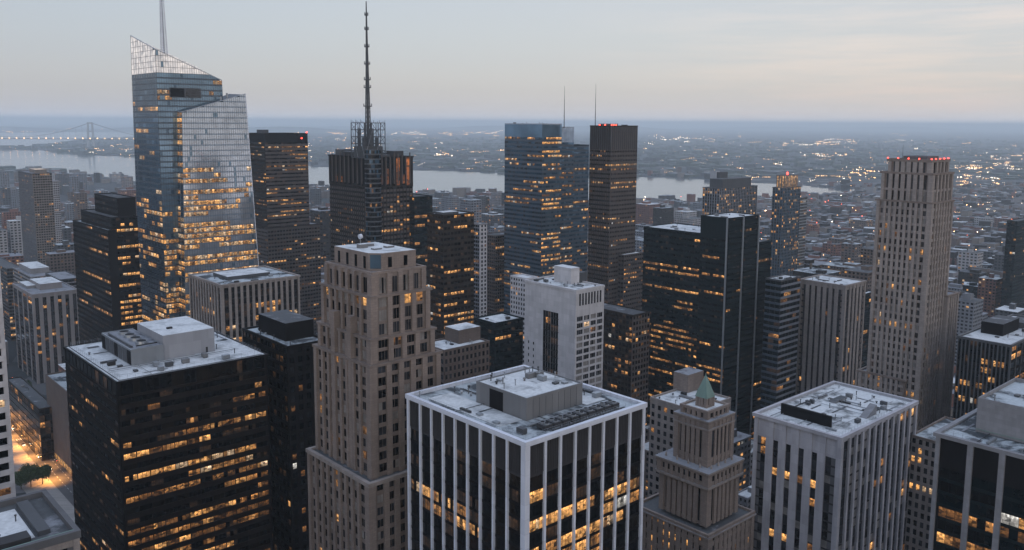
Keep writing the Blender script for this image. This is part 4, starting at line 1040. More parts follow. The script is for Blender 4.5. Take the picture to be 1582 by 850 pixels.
def mast_tower():
    b = Building('mast_tower', 'dark tower with a steel lattice cage and a tall black antenna mast on its roof', OFFICE, (575, 250), 509, 637, Y=740)
    W, D, h = b.Lu, b.Lv, b.h
    zt = b.zat(0, 0, 236)
    k = dict(fh=4.1, pw=.7, pd=.45, pm='bronze', sh=2.2, sd=.2, sm='bronze_light', glass=(('glass_dim', .5), ('glass_black', .5)), run=.6, spread=(.2, .5, 1, 1.3, 2))
    b.tier(0, 0, W, D, 0, h - 22, st(bay=3.2, lit=.10, **{**k, 'pw': 1.0}), st(bay=3.6, lit=.22, hot={5: .4, 7: .45, 9: .5}, **k), 'bronze', 'roof_dark', par=.5)
    # crown: tall dark fins with an orange-lit recess
    kc = dict(fh=26, pw=1.6, pd=.9, pm='bronze', sh=.6, sd=.3, sm='bronze', edge=2.2)
    b.tier(0, 0, W, D, h - 22, h + 4, st(nb=9, glass=(('glass_black', 1.0),), lit=.0, **kc), st(nb=7, glass=(('glass_black', .75), ('crown_orange', .25)), lit=0, **kc), 'black_metal', 'roof_dark', par=1.0)
    mb = MB()
    for i in range(7): mb.face([(W * (i + .22) / 7, -.15, h - 20), (W * (i + .78) / 7, -.15, h - 20), (W * (i + .78) / 7, -.15, h - 6 - 6 * (i % 2)), (W * (i + .22) / 7, -.15, h - 6 - 6 * (i % 2))], 'crown_orange') if i in (1, 2, 4, 5) else None
    for i in (6, 7): mb.face([(-.15, D * (i + .8) / 9, h - 20), (-.15, D * (i + .2) / 9, h - 20), (-.15, D * (i + .2) / 9, h - 15), (-.15, D * (i + .8) / 9, h - 15)], 'crown_orange')
    b.part(mb, 'lit_recess')
    # glass bay at the corner
    mb = MB(); r = 7.0; seg = 14; zb_ = b.zat(0, 0, 232)
    arc = [(2 + r * math.cos(math.pi * 1.5 + math.pi * (-.72 + .72 * 2 * (i / seg)) * .69 - R(45)), 2 + r * math.sin(math.pi * 1.5 + math.pi * (-.72 + .72 * 2 * (i / seg)) * .69 - R(45))) for i in range(seg + 1)]
    n = int(zb_ / 4.1)
    for f in range(n):
        za = f * zb_ / n
        for i in range(seg):
            a, c = arc[i], arc[i + 1]
            mb.face([(a[0], a[1], za), (c[0], c[1], za), (c[0], c[1], za + 1.2), (a[0], a[1], za + 1.2)], 'steel_dark')
            g = b.rnd.random(); g = 'lit_mid' if g < .05 and f < n - 5 else ('glass_deep_blue' if g < .2 else 'glass_black')
            mb.face([(a[0], a[1], za + 1.2), (c[0], c[1], za + 1.2), (c[0], c[1], za + zb_ / n), (a[0], a[1], za + zb_ / n)], g)
    mb.face([(p[0], p[1], zb_) for p in arc], 'roof_dark')
    b.part(mb, 'corner_bay')
    # steel cage
    M = pt(569, 228, Y=b.P.y + 16) - Vector((b.P.x, b.P.y, 0)); mx, my = M.dot(U), M.dot(V); z0 = h + 3; z1 = b.zat(mx, my, 190)
    cage = b.boxpart('plant_room', mx - 9, my - 9, h + 2.5, mx + 9, my + 9, b.zat(mx, my, 226), 'steel_dark', 'roof_dark')
    q = 10.5
    mb = MB()
    for i in range(4):
        for j in range(4):
            if i in (0, 3) or j in (0, 3): mb.tube((mx - q + i * q * .667, my - q + j * q * .667, z0), (mx - q + i * q * .667, my - q + j * q * .667, z1), .36, .36, 'steel_dark', 4)
    for lv in range(6):
        z = z0 + (z1 - z0) * lv / 5
        for a, c in (((-q, -q), (q, -q)), ((q, -q), (q, q)), ((q, q), (-q, q)), ((-q, q), (-q, -q))): mb.tube((mx + a[0], my + a[1], z), (mx + c[0], my + c[1], z), .42, .42, 'steel_dark', 4)
    for a, c in (((-q, -q), (0, -q)), ((0, -q), (q, -q)), ((-q, -q), (-q, 0)), ((-q, 0), (-q, q))):
        mb.tube((mx + a[0], my + a[1], z0), (mx + c[0], my + c[1], z1), .16, .16, 'steel', 4)
    for i in range(12): mb.tube((mx - q + i * q * 2 / 11, my - q, z1), (mx - q + i * q * 2 / 11, my - q, z1 + .8 + .8 * (i % 3)), .2, .1, 'steel_dark', 4); mb.tube((mx - q, my - q + i * q * 2 / 11, z1), (mx - q, my - q + i * q * 2 / 11, z1 + .8 + .7 * (i % 4)), .2, .1, 'steel_dark', 4)
    for f in ((-1, 0), (0, -1), (1, 0), (0, 1)):
        for i in range(3):
            a0, a1 = -q + i * q * .667, -q + (i + 1) * q * .667
            for k in range(5):
                za, zb2 = z0 + (z1 - z0) * k / 5, z0 + (z1 - z0) * (k + 1) / 5
                if (i + k) % 2: continue
                p0 = (mx + f[0] * q + (a0 if f[0] == 0 else 0), my + f[1] * q + (a0 if f[1] == 0 else 0), za); p1 = (mx + f[0] * q + (a1 if f[0] == 0 else 0), my + f[1] * q + (a1 if f[1] == 0 else 0), zb2)
                mb.tube(p0, p1, .2, .2, 'steel_dark', 4)
    for i in range(4):
        for j in range(4):
            if (i + j) % 2: mb.box(mx - 7 + i * 3.6, my - 7 + j * 3.6, z0, mx - 7 + i * 3.6 + 2.2, my - 7 + j * 3.6 + 2.2, z0 + (z1 - z0) * (.45 + .13 * ((i * 3 + j * 5) % 4)), 'steel_dark')
    b.part(mb, 'steel_cage')
    for i, (fx_, fy_, w_, d_, hh_) in enumerate(((.08, .1, .16, .2, 3.5), (.3, .05, .2, .1, 2.5), (.62, .08, .25, .16, 5.5), (.8, .3, .15, .3, 3.0), (.05, .45, .12, .3, 4.5), (.1, .8, .25, .15, 6.0), (.5, .75, .3, .2, 4.0))):
        b.boxpart('roof_plant', W * fx_, D * fy_, h + 3, W * (fx_ + w_), D * (fy_ + d_), h + 3 + hh_, 'steel_dark' if i % 2 else 'dark_metal', 'roof_grey')
    for i in range(10):
        mb2 = MB(); mb2.box(W * i / 10 + .4, -1.4, h - 20, W * i / 10 + 1.3, -.5, h + 4 + (i * 7 % 4) * 1.1, 'bronze_light'); b.part(mb2, 'crown_fin')
        mb2 = MB(); mb2.box(-1.4, D * i / 10 + .4, h - 20, -.5, D * i / 10 + 1.3, h + 4 + (i * 5 % 4) * 1.1, 'bronze_light'); b.part(mb2, 'crown_fin')
    mb = MB()
    for i in range(14):
        mb.tube((mx - 10 + i * 1.5, my - q - .2, z0 + 1.2), (mx - 10 + i * 1.5, my - q - .2, z0 + 1.7), .3, .3, 'lamp_white', 6)
    b.part(mb, 'cage_lights')
    # mast
    mb = MB(); zt_ = b.zat(mx, my, 2); H = zt_ - z0
    prof = ((0, 3.2), (.20, 2.9), (.36, 2.4), (.50, 1.7), (.64, 1.25), (.78, .8), (.9, .5), (1.0, .15))
    def rad(t):
        for a, c in zip(prof, prof[1:]):
            if t <= c[0]: return a[1] + (c[1] - a[1]) * (t - a[0]) / (c[0] - a[0])
        return .15
    N = 34
    for i in range(N):
        t0, t1 = i / N, (i + 1) / N
        for s_ in range(4):
            a, c = s_ * math.pi / 2 + .3, (s_ + 1) * math.pi / 2 + .3
            A = (mx + rad(t0) * math.cos(a), my + rad(t0) * math.sin(a), z0 + H * t0); A1 = (mx + rad(t1) * math.cos(a), my + rad(t1) * math.sin(a), z0 + H * t1)
            Cc = (mx + rad(t1) * math.cos(c), my + rad(t1) * math.sin(c), z0 + H * t1); Cd = (mx + rad(t0) * math.cos(c), my + rad(t0) * math.sin(c), z0 + H * t0)
            mb.tube(A, A1, .3, .3, 'steel_dark', 4); mb.tube(A, Cc, .16, .16, 'steel_dark', 4); mb.tube(A, Cd, .16, .16, 'steel_dark', 4)
    mb.tube((mx, my, z0), (mx, my, z0 + H * .5), 1.5, 1.0, 'steel_dark', 8); mb.tube((mx, my, z0 + H * .5), (mx, my, zt_), .9, .15, 'steel_dark', 8)
    b.part(mb, 'mast')
    for t in (.33, .45, .5, .6, .71, .82, .91):
        z = z0 + H * t; r = rad(t) + 1.1
        mb = MB(); mb.tube((mx, my, z), (mx, my, z + .8), r, r, 'steel_dark', 10)
        for i in range(8): mb.tube((mx + r * math.cos(i * .785), my + r * math.sin(i * .785), z), (mx + r * math.cos(i * .785), my + r * math.sin(i * .785), z + 2.6), .18, .18, 'steel_dark', 4)
        b.part(mb, 'antenna_ring')
    b.finish()
mast_tower()

def twin_glass():
    b = Building('glass_tower', 'blue glass tower with stepped right side and thin mast left of the brown tower', OFFICE, (838, 191), 780, 868, Y=790)
    W, D, h = b.Lu, b.Lv, b.h
    k = dict(fh=4.0, pw=.12, pd=.10, pm='steel_dark', sh=2.1, sd=.08, sm='spandrel_blue', run=.82, spread=(.1, .3, .8, 1.6, 2.6))
    b.tier(0, 0, W, D, 0, h, st(bay=2.4, lit=.24, top=12, topm='glass_blue', glass=(('glass_deep_blue', .7), ('glass_dim', .3)), **k), st(bay=2.4, lit=.52, top=12, topm='glass_blue', glass=(('glass_blue', .6), ('glass_deep_blue', .4)), **k), 'teal_panel', 'roof_grey', par=.6, parm='mullion')
    z2 = b.zat(W, 4, 196); w1 = W + run(b.wpt(W, 4, z2), U, 888)
    b.tier(W - 1, 5, w1, D, 0, z2, None, st(bay=2.4, lit=.3, top=14, topm='glass_sky', glass=(('glass_deep_blue', .7), ('glass_blue', .3)), **k), 'teal_panel', 'roof_grey', par=.6, parm='mullion')
    z3 = b.zat(w1, 9, 224); w2 = w1 + run(b.wpt(w1, 9, z3), U, 910)
    b.tier(w1 - 1, 9, w2, D - 2, 0, z3, None, st(bay=2.4, lit=.25, top=2, topm='spandrel_blue', glass=(('glass_deep_blue', .5), ('glass_blue', .5)), **k), 'teal_panel', 'roof_grey', par=.6)
    # full-height dark slot between the two slabs
    mb = MB(); mb.box(W - .2, 3.4, 0, W + 3.0, 5.2, z2 - 2, 'teal_panel'); b.part(mb, 'slot')
    q = pt(871.5, 196, Y=b.P.y + 25) - Vector((b.P.x, b.P.y, 0)); mb = MB(); zt = b.zat(q.dot(U), q.dot(V), 133)
    mb.tube((q.dot(U), q.dot(V), z2 - 1), (q.dot(U), q.dot(V), zt), .5, .12, 'steel_dark'); b.part(mb, 'mast')
    b.clutter(1, 3, W - 1, D - 4, h - .5, 8)
    b.finish()
twin_glass()

def brown_tower():
    b = Building('office_tower', 'tall brown tower with red roof lights and needle mast right of blue glass tower', OFFICE, (945, 194), 912, 985, Y=760)
    W, D, h = b.Lu, b.Lv, b.h
    k = dict(fh=4.0, pw=.55, pd=.3, pm='bronze_light', sh=2.4, sd=.1, sm='bronze_light', glass=DK, run=.85, spread=(.05, .1, .4, 1.6, 3.2))
    b.tier(0, 0, W, D, 0, h - 22, st(bay=2.2, lit=.16, **{**k, 'pm': 'bronze'}), st(bay=2.2, lit=.22, hot={3: .85, 7: 1, 8: .9, 15: .8, 20: .7}, **k), 'bronze', 'roof_dark', par=0)
    kt = {**k, 'fh': 22, 'sh': .8, 'pw': .8}
    b.tier(0, 0, W, D, h - 22, h, st(bay=2.6, lit=0, glass=(('louver', 1),), **{**{q: v for q, v in kt.items() if q != 'glass'}, 'pm': 'bronze'}), st(bay=2.6, lit=0, glass=(('louver', 1),), **{q: v for q, v in kt.items() if q != 'glass'}), 'bronze', 'roof_dark', par=.6)
    for i in range(5):
        x, y = (W * .08 * i, -.1) if i < 3 else (-.1, D * (.3 + .25 * (i - 3)))
        mb = MB(); mb.tube((x, y, h), (x, y, h + 1.0), .55, .55, 'lamp_red', 8); b.part(mb, 'warning_light')
    q = pt(919.5, 194, Y=b.P.y + 22) - Vector((b.P.x, b.P.y, 0)); zt = b.zat(q.dot(U), q.dot(V), 130)
    mb = MB(); mb.tube((q.dot(U), q.dot(V), h - 1), (q.dot(U), q.dot(V), zt), .45, .1, 'steel_dark'); b.part(mb, 'mast')
    b.boxpart('plant_room', W * .1, D * .2, h - .7, W * .4, D * .6, h + 1.5, 'steel_dark'); b.clutter(1, 1, W - 1, D - 1, h, 5)
    # lower shoulder wing
    zs = b.zat(W * .35, -7, 394)
    w = W * .35 + run(b.wpt(W * .35, -7, zs), U, 994)
    b.tier(W * .35, -7, w, D * .6, 0, zs, st(bay=3, lit=.15, **k), st(bay=3, lit=.18, **{**k, 'run': .3}), 'bronze_light', 'roof_pale', par=.8)
    b.finish()
brown_tower()

# --- middle distance -----------------------------------------------------------------
ks = dict(pd=.2)
# beige ribbed block with stained roof
b = generic('office_block', 'beige block with closely ribbed piers and stained roof before the faceted glass tower', (342, 440), 293, 462,
    st(nb=11, fh=4, pw=1.7, pd=.7, pm='limestone_pale', sh=1.0, sd=.1, sm='spandrel_dark', glass=DK, lit=.08, hot={2: .5, 4: .4}, solo=True, top=1.5, topm='limestone_pale', edge=1.2, split=2),
    st(nb=13, fh=4, pw=1.7, pd=.7, pm='limestone_pale', sh=1.0, sd=.1, sm='spandrel_dark', glass=DK, lit=.06, hot={0: 0, 1: 0, 2: .05, 3: .7, 5: .6, 8: .5}, run=.6, solo=True, top=1.5, topm='limestone_pale', edge=1.2, split=2), 'bronze', 'roof_wet', Y=520,
    pent=((.2, .3, .75, .75, 2.5, 'steel_dark', 'roof_pale'),), clutter=16, cat='office block', parm='limestone_pale')
b.finish()
# dark block right of the black slab
b = generic('office_block', 'narrow black block with square roof plant between black slab and beige stone tower', (444, 535), 375, 505,
    st(bay=3.4, fh=3.9, pw=.9, pd=.2, pm='black_metal', sh=1.5, sd=.2, sm='black_metal', glass=DK, lit=.06), st(bay=3.6, fh=3.9, pw=1.7, pd=.2, pm='black_metal', sh=1.6, sd=.15, sm='black_metal', glass=(('glass_black', .84), ('blind', .05), ('glass_dim', .11)), lit=.2, run=.1, split=1), 'black_metal', 'roof_wet', Y=330,
    pent=((.25, .25, .98, .85, 7.5, 'black_metal', 'roof_dark'),), clutter=6, cat='office block'); b.finish()
# dark stepped block left of crystal tower
def stepped_dark():
    b = Building('stepped_block', 'black stepped block with yellow-lit floors left of the faceted glass tower', OFFICE, (181, 306), 146, 209, Y=620)
    k = dict(fh=4, pw=.4, pd=.15, pm='black_metal', sh=2.1, sd=.25, sm='black_metal', glass=DK, run=.85, mix=(('lit_bright', .6), ('lit_mid', .3), ('lit_dim', .1)), spread=(.1, .2, .8, 1.5, 2.2))
    W, D = b.Lu, b.Lv
    b.tier(0, 0, W, D, 0, b.h, st(bay=3, lit=.05, **k), st(bay=3, lit=.0, top=18, topm='black_metal', **k), 'black_metal', 'roof_dark', par=.8)
    z2 = b.zat(-7, -7, 336); d2 = run(b.wpt(-7, -7, z2), V, 125); w2 = run(b.wpt(-7, -7, z2), U, 212)
    b.tier(-7, -7, -7 + w2, -7 + d2, 0, z2, st(bay=3, lit=.05, **k), st(bay=3, lit=.4, hot={0: 0, 2: .9, 3: .5, 7: .85, 11: .2, 14: .95, 15: .8, 19: .9, 20: .9}, **k), 'black_metal', 'roof_dark', par=.8)
    z3 = b.zat(-10, -9, 356); d3 = run(b.wpt(-10, -9, z3), V, 113)
    b.tier(-10, -8.2, -4, -8.2 + d3, 0, z3, st(bay=3, lit=.08, **k), None, 'black_metal', 'roof_wet', par=.8)
    b.finish()
stepped_dark()
# dark brownish lit block
b = generic('office_block', 'dark block with ragged yellow-lit floors between the mast tower and the blue glass tower', (685, 332), 660, 732,
    st(bay=3, fh=4, pw=.5, pd=.2, pm='bronze', sh=2.1, sd=.15, sm='bronze', glass=DK, lit=.2, run=.6), st(bay=3, fh=4, pw=.5, pd=.2, pm='bronze', sh=2.1, sd=.15, sm='bronze', glass=DK, lit=.3, hot={1: .5, 3: .3, 16: .6, 18: .8, 19: .7, 20: .7, 22: .7, 24: .8, 25: .8, 26: .7, 27: .8}, run=.7, mix=(('lit_bright', .6), ('lit_mid', .3), ('lit_dim', .1))), 'bronze', 'roof_wet', Y=610,
    pent=((.1, .2, .6, .7, 2, 'steel_dark', 'roof_pale'),), clutter=5, cat='office block'); b.finish()
b = generic('office_block', 'dark teal block half hidden behind the mast tower', (640, 304), 610, 668,
    st(bay=3, fh=4, pw=.3, pd=.1, pm='teal_panel', sh=1.6, sd=.15, sm='teal_panel', glass=TL, lit=.1), st(bay=3, fh=4, pw=.3, pd=.1, pm='teal_panel', sh=1.6, sd=.15, sm='teal_panel', glass=TL, lit=.28, run=.8), 'teal_panel', 'roof_dark', Y=760, cat='office block'); b.finish()
b = generic('apartment_tower', 'slim tower with one bright white vertical fin beside the dark yellow-lit block', (742, 346), 731, 752,
    st(bay=3, fh=3.4, pw=.4, pd=.1, pm='blue_grey_stone', sh=1.2, sd=.1, sm='blue_grey_stone', lit=.1, run=.7), st(bay=3, fh=3.4, pw=1.6, pd=.4, pm='concrete_white', sh=1.3, sd=.2, sm='concrete_white', lit=.05), 'concrete_grey', 'roof_pale', Y=720, cat='apartment tower'); b.finish()
b = generic('office_block', 'brown block with small scattered lights left of the blue glass tower', (765, 364), 745, 800,
    st(bay=3, fh=3.6, pw=.9, pd=.1, pm='brown_brick', sh=1.5, sd=.1, sm='brown_brick', lit=.16), st(bay=3, fh=3.6, pw=.9, pd=.1, pm='brown_brick', sh=1.5, sd=.1, sm='brown_brick', lit=.18), 'brown_brick', 'roof_dark', Y=860, cat='office block'); b.finish()
# white slab hotel
def white_slab():
    b = Building('office_block', 'white windowless slab with one dark window strip and a white lift tower on top', 'office block', (890, 448), 811, 933, Y=455)
    W, D = b.Lu, b.Lv
    b.tier(0, 0, W, D, 0, b.h, None, st(nb=4, fh=3.7, pw=.9, pd=.35, pm='concrete_white', sh=1.1, sd=.3, sm='concrete_white', glass=(('glass_dim', .5), ('blind', .3), ('glass_black', .2)), lit=.06, hot={3: .15}, run=.1, top=14, topm='concrete_white', edge=.6, split=3), 'concrete_white', 'roof_stained', par=1.0)
    mb = MB()
    for i in range(8): mb.box(W * (i + 1.0) / 9.5, -.45, b.h - 9, W * (i + 1.45) / 9.5, -.2, b.h - 2.5, 'glass_dim')
    b.part(mb, 'top_louvers')
    x0, x1 = D * .32, D * .62
    b.facade('L', 0, x0, 1, x1, 0, b.h - 15, st(nb=2, fh=3.7, pw=.5, pd=.12, pm='concrete_dark', sh=.5, sd=.05, sm='spandrel_dark', glass=DK, lit=.16, run=.2, mix=(('lit_mid', .4), ('lit_dim', .5), ('lit_bright', .1)), split=3))
    for i in range(34):
        for yy in (D * .80, D * .90): b.wins.append(([(-.04, yy + .9, 3 + i * 3.7), (-.04, yy, 3 + i * 3.7), (-.04, yy, 4.6 + i * 3.7), (-.04, yy + .9, 4.6 + i * 3.7)], 'glass_dim'))
    p = pt(882, 440, h=b.h - 1) - Vector((b.P.x, b.P.y, 0)); px, py = p.dot(U), p.dot(V)
    q = b.wpt(px, py, b.h); px1 = px + run(q, U, 895); py1 = py + run(q, V, 856)
    b.boxpart('lift_tower', px, py, b.h - 1, px1, py1, b.zat(px, py, 415), 'concrete_white', 'roof_pale')
    b.boxpart('plant_room', px1 + .5, py, b.h - 1, px1 + 6, py + 10, b.zat(px, py, 424), 'steel_dark', 'roof_dark')
    b.clutter(1, 1, W - 1, D - 1, b.h - .9, 18, ((px - .5, py - .5, px1 + 7, py1 + .5),))
    b.finish()
white_slab()
b = generic('apartment_tower', 'narrow white gridded block peeping out left of the white windowless slab', (812, 430), 789, 830,
    st(bay=2.6, fh=3.2, pw=1.2, pd=.2, pm='concrete_white', sh=1.4, sd=.15, sm='concrete_white', glass=DM, lit=.06), st(bay=2.6, fh=3.2, pw=1.2, pd=.2, pm='concrete_white', sh=1.4, sd=.15, sm='concrete_white', glass=DM, lit=.05), 'concrete_white', 'roof_pale', Y=560, cat='apartment tower'); b.finish()
b = generic('office_block', 'small black cube of a block with a white roof, left of the white windowless slab', (765, 499), 733, 808,
    st(bay=3, fh=4, pw=.4, pd=.1, pm='teal_panel', sh=2, sd=.1, sm='teal_panel', glass=TL, lit=.02), st(bay=3, fh=4, pw=.4, pd=.1, pm='teal_panel', sh=2.2, sd=.1, sm='teal_panel', glass=TL, lit=.02, hot={2: .75, 8: .6, 9: .2}, run=.6), 'teal_panel', 'roof_pale', Y=490, cat='office block', clutter=3); b.finish()
b = generic('brick_block', 'brown brick block with white roof and higher rear part beside the beige stone tower', (686, 541), 650, 756,
    st(bay=3, fh=3.8, pw=1.4, pd=.1, pm='brown_brick', sh=1.6, sd=.1, sm='brown_brick', glass=DM, lit=.04), st(bay=2.6, fh=3.8, pw=1.2, pd=.1, pm='brown_brick', sh=1.6, sd=.1, sm='brown_brick', glass=DM, lit=.08), 'brown_brick', 'roof_pale', Y=400,
    pent=((.50, .35, .99, .95, 7, 'brown_brick', 'roof_pale'),), cat='brick block', clutter=6); b.finish()
b = generic('office_block', 'dark brown lower block with scattered yellow windows right of the white windowless slab', (978, 487), 905, 1004,
    st(bay=3, fh=3.8, pw=.7, pd=.15, pm='bronze', sh=1.6, sd=.1, sm='bronze', glass=DK, lit=.14), st(bay=3, fh=3.8, pw=.8, pd=.15, pm='bronze_light', sh=1.6, sd=.1, sm='bronze_light', glass=DK, lit=.15, run=.2), 'bronze', 'roof_dark', Y=560, cat='office block'); b.finish()
# big black glass slab
def black_slab():
    b = Building('glass_slab', 'broad black glass slab with a taller right half and dotted orange windows', OFFICE, (1127, 337), 1083, 1173, Y=560)
    W, D = b.Lu, b.Lv
    k = dict(fh=4, pw=.2, pd=.08, pm='teal_panel', sh=2.4, sd=.06, sm='teal_panel', glass=TL, run=.78, mix=(('lit_bright', .3), ('lit_mid', .5), ('lit_dim', .2)), spread=(.0, .1, .4, 1.2, 3.0))
    c = 5.0
    zl = b.zat(0, D, 360); d2 = run(b.wpt(0, 0, zl), V, 995)
    b.tier(0, 0, W, D, 0, b.h, st(bay=2.2, lit=.22, top=14, topm='teal_panel', **k), st(bay=2.2, lit=.05, **k), 'teal_panel', 'roof_pale', par=.7, parm='teal_panel')
    b.tier(0, D, W, d2, 0, zl, st(bay=2.2, lit=.26, **k), None, 'teal_panel', 'roof_pale', par=.7, parm='teal_panel')
    for x, y in ((-.3, 1.2), (W * .45, -.35), (W - .4, -.3)):
        mb = MB(); mb.box(x - .5, y - .5, 0, x + .5, y + .5, b.h - .2, 'steel'); b.part(mb, 'corner_fin')
    z3 = b.zat(W + 4, 4, 375); w3 = run(b.wpt(W, 4, z3), U, 1192)
    b.tier(W, 4, W + w3, D, 0, z3, None, st(bay=2.4, lit=.2, **k), 'teal_panel', 'roof_dark', par=.5)
    b.clutter(2, 2, W - 2, D - 2, b.h - .6, 5); b.clutter(2, D + 2, W - 2, d2 - 2, zl - .6, 8)
    b.finish()
black_slab()
def crown_tower(label, near, lx, rx, Y, crown, roofpy, wm, sm, gl, lit, glow=None):
    b = Building('apartment_tower', label, 'apartment tower', near, lx, rx, Y=Y)
    W, D = b.Lu, b.Lv
    k = dict(fh=3.6, pw=1.1, pd=.35, pm=wm, sh=1.2, sd=.1, sm=sm, glass=gl, lit=lit, run=.1, mix=(('lit_bright', .5), ('lit_mid', .3), ('lit_pale', .2)))
    b.tier(0, 0, W, D, 0, b.h, st(bay=3.2, **k), st(bay=3.2, **k), sm, 'roof_grey', par=.8)
    z = b.zat(W * .5, D * .5, roofpy); m = .12
    if glow:
        b.tier(W * m, D * m, W * (1 - m), D * (1 - m), b.h - 1, z, st(bay=3.4, fh=40, sh=.4, pw=1.4, pd=.3, pm=wm, sd=.1, sm=wm, glass=((glow, 1),), lit=0), st(bay=3.4, fh=40, sh=.4, pw=1.4, pd=.3, pm=wm, sd=.1, sm=wm, glass=((glow, 1),), lit=0), wm, 'roof_dark', par=.6)
    else:
        b.boxpart('penthouse', W * m, D * m, b.h - 1, W * (1 - m), D * (1 - m), z, sm, 'roof_dark'); b.boxpart('penthouse', W * .3, D * .7, b.h - 1, W * .5, D * .9, z + 7, sm, 'roof_dark')
    return b
b = crown_tower('grey ribbed apartment tower with a dark blocky top, behind the broad black glass slab', (1112, 291), 1086, 1170, 1000, 285, 275, 'blue_grey_stone', 'steel_dark', DM, .22); b.finish()
b = crown_tower('slim dark tower with a gold-lit crown, between the black slab and the tall stone tower', (1210, 290), 1194, 1237, 1000, 290, 270, 'spandrel_blue', 'steel_dark', (('glass_deep_blue', .6), ('glass_dim', .4)), .22, 'crown_gold')
zz = b.zat(b.Lu, 4, 306); b.tier(b.Lu, 4, b.Lu + run(b.wpt(b.Lu, 4, zz), U, 1247), b.Lv, 0, zz, None, st(bay=3, fh=3.6, pw=.4, pd=.5, pm='steel', sh=1.3, sd=.6, sm='steel', lit=.15), 'steel_dark', 'roof_grey', par=.5)
mb = MB(); mb.tube((b.Lu * .5, b.Lv * .5, b.zat(b.Lu * .5, b.Lv * .5, 270)), (b.Lu * .5, b.Lv * .5, b.zat(b.Lu * .5, b.Lv * .5, 266)), .8, .8, 'lamp_red', 8); b.part(mb, 'warning_light'); b.finish()
b = generic('office_block', 'grey-blue block wrapped in pale horizontal bands, right of the broad black slab', (1207, 433), 1183, 1237,
    st(bay=4, fh=4, pw=.2, pd=.05, pm='steel_dark', sh=1.5, sd=.3, sm='spandrel_blue', glass=TL, lit=.04), st(bay=4, fh=4, pw=.2, pd=.05, pm='steel_dark', sh=1.5, sd=.35, sm='blue_grey_stone', glass=TL, lit=.07), 'steel_dark', 'roof_stained', Y=560, cat='office block', clutter=6); b.finish()
b = generic('stone_block', 'pale stone block with tall dark window bays left of the tall stepped stone tower', (1306, 441), 1237, 1337,
    st(nb=7, fh=4, pw=2.6, pd=.6, pm='limestone_pale', sh=1.1, sd=.15, sm='spandrel_dark', glass=DM, lit=.03, run=.1, top=2.5, topm='limestone_pale', solo=True, split=2, edge=1.5), st(nb=5, fh=4, pw=2.6, pd=.6, pm='limestone_pale', sh=1.1, sd=.15, sm='spandrel_dark', glass=DM, lit=.03, run=.1, top=2.5, topm='limestone_pale', split=2, edge=1.5), 'limestone_dark', 'roof_pale', Y=560, cat='stone block', clutter=9, parm='limestone_pale'); b.finish()
b = generic('office_block', 'small dark green glass block at the left foot of the tall stepped stone tower', (1322, 458), 1312, 1352,
    st(bay=3, fh=4, pw=.2, pd=.1, pm='teal_panel', sh=1.5, sd=.1, sm='teal_panel', glass=TL, lit=.1), st(bay=3, fh=4, pw=.2, pd=.1, pm='teal_panel', sh=1.5, sd=.1, sm='teal_panel', glass=TL, lit=.2, run=.7), 'teal_panel', 'roof_pale', Y=640, cat='office block'); b.finish()
# black ribbed block at right
b = generic('office_block', 'squat black block with thin pale ribs right of the tall stepped stone tower', (1562, 533), 1481, 1640,
    st(nb=13, fh=4, pw=.6, pd=.5, pm='steel_dark', sh=1.4, sd=.1, sm='black_metal', glass=TL, lit=.15, hot={0: 0, 1: .1, 2: .6, 4: .1, 5: .5, 6: .6, 7: .55, 9: .5}, run=.5, solo=True), st(nb=10, fh=4, pw=.6, pd=.5, pm='steel_dark', sh=1.4, sd=.1, sm='black_metal', glass=TL, lit=.15), 'black_metal', 'roof_stained', Y=390,
    pent=((.25, .42, .55, .85, 6.0, 'black_metal', 'roof_dark'), (.6, .3, .8, .7, 3, 'steel_dark', 'roof_dark')), cat='office block', clutter=10, parm='steel_dark'); b.finish()
b = generic('office_block', 'dark green tower cut by the right edge, standing alone above the low houses', (1572, 342), 1556, 1640,
    st(bay=3, fh=4, pw=.2, pd=.1, pm='teal_panel', sh=1.6, sd=.1, sm='teal_panel', glass=TL, lit=.08), st(bay=3, fh=4, pw=.2, pd=.1, pm='teal_panel', sh=1.6, sd=.1, sm='teal_panel', glass=TL, lit=.08), 'teal_panel', 'roof_dark', Y=1000, clutter=3); b.finish()
# beige block between right tower and edge tower
b = generic('stone_block', 'narrow beige block with yellow windows left of the dark tower with grey piers', (1470, 688), 1408, 1520,
    st(bay=3, fh=4, pw=1.3, pd=.2, pm='limestone_pale', sh=1.6, sd=.1, sm='limestone_pale', glass=DM, lit=.25, hot={2: .5, 4: .7, 5: .8}, mix=(('lit_bright', .6), ('lit_mid', .4))), None, 'limestone_dark', 'roof_wet', Y=345, cat='stone block'); b.finish()
# pale block behind the ornate tower
def pale_block():
    b = Building('stone_block', 'beige block with a stone box on its roof, directly behind the ornate tower', 'stone block', (1074, 634), 1005, 1129, Y=375)
    W, D = b.Lu, b.Lv
    k = dict(fh=3.9, pw=1.9, pd=.15, pm='limestone_pale', sh=1.7, sd=.12, sm='limestone_pale', glass=DM, lit=.03, run=.1)
    b.tier(0, 0, W, D, 0, b.h, st(bay=3.6, top=2, topm='limestone_pale', **k), st(bay=3.6, top=2, topm='limestone_pale', **k), 'limestone_pale', 'roof_stained', par=1.0, parm='limestone_pale')
    p = pt(1062, 608, h=b.h - 1) - Vector((b.P.x, b.P.y, 0)); x, y = p.dot(U), p.dot(V)
    q = b.wpt(x, y, b.h); x1 = x + run(q, U, 1086); y1 = y + run(q, V, 1040)
    b.boxpart('penthouse', x, y, b.h - 1, x1, y1, b.zat(x, y, 580), 'limestone', 'roof_grey')
    b.clutter(1, 1, W - 1, D - 1, b.h - .9, 14, ((x - .5, y - .5, x1 + .5, y1 + .5),)); b.finish()
pale_block()
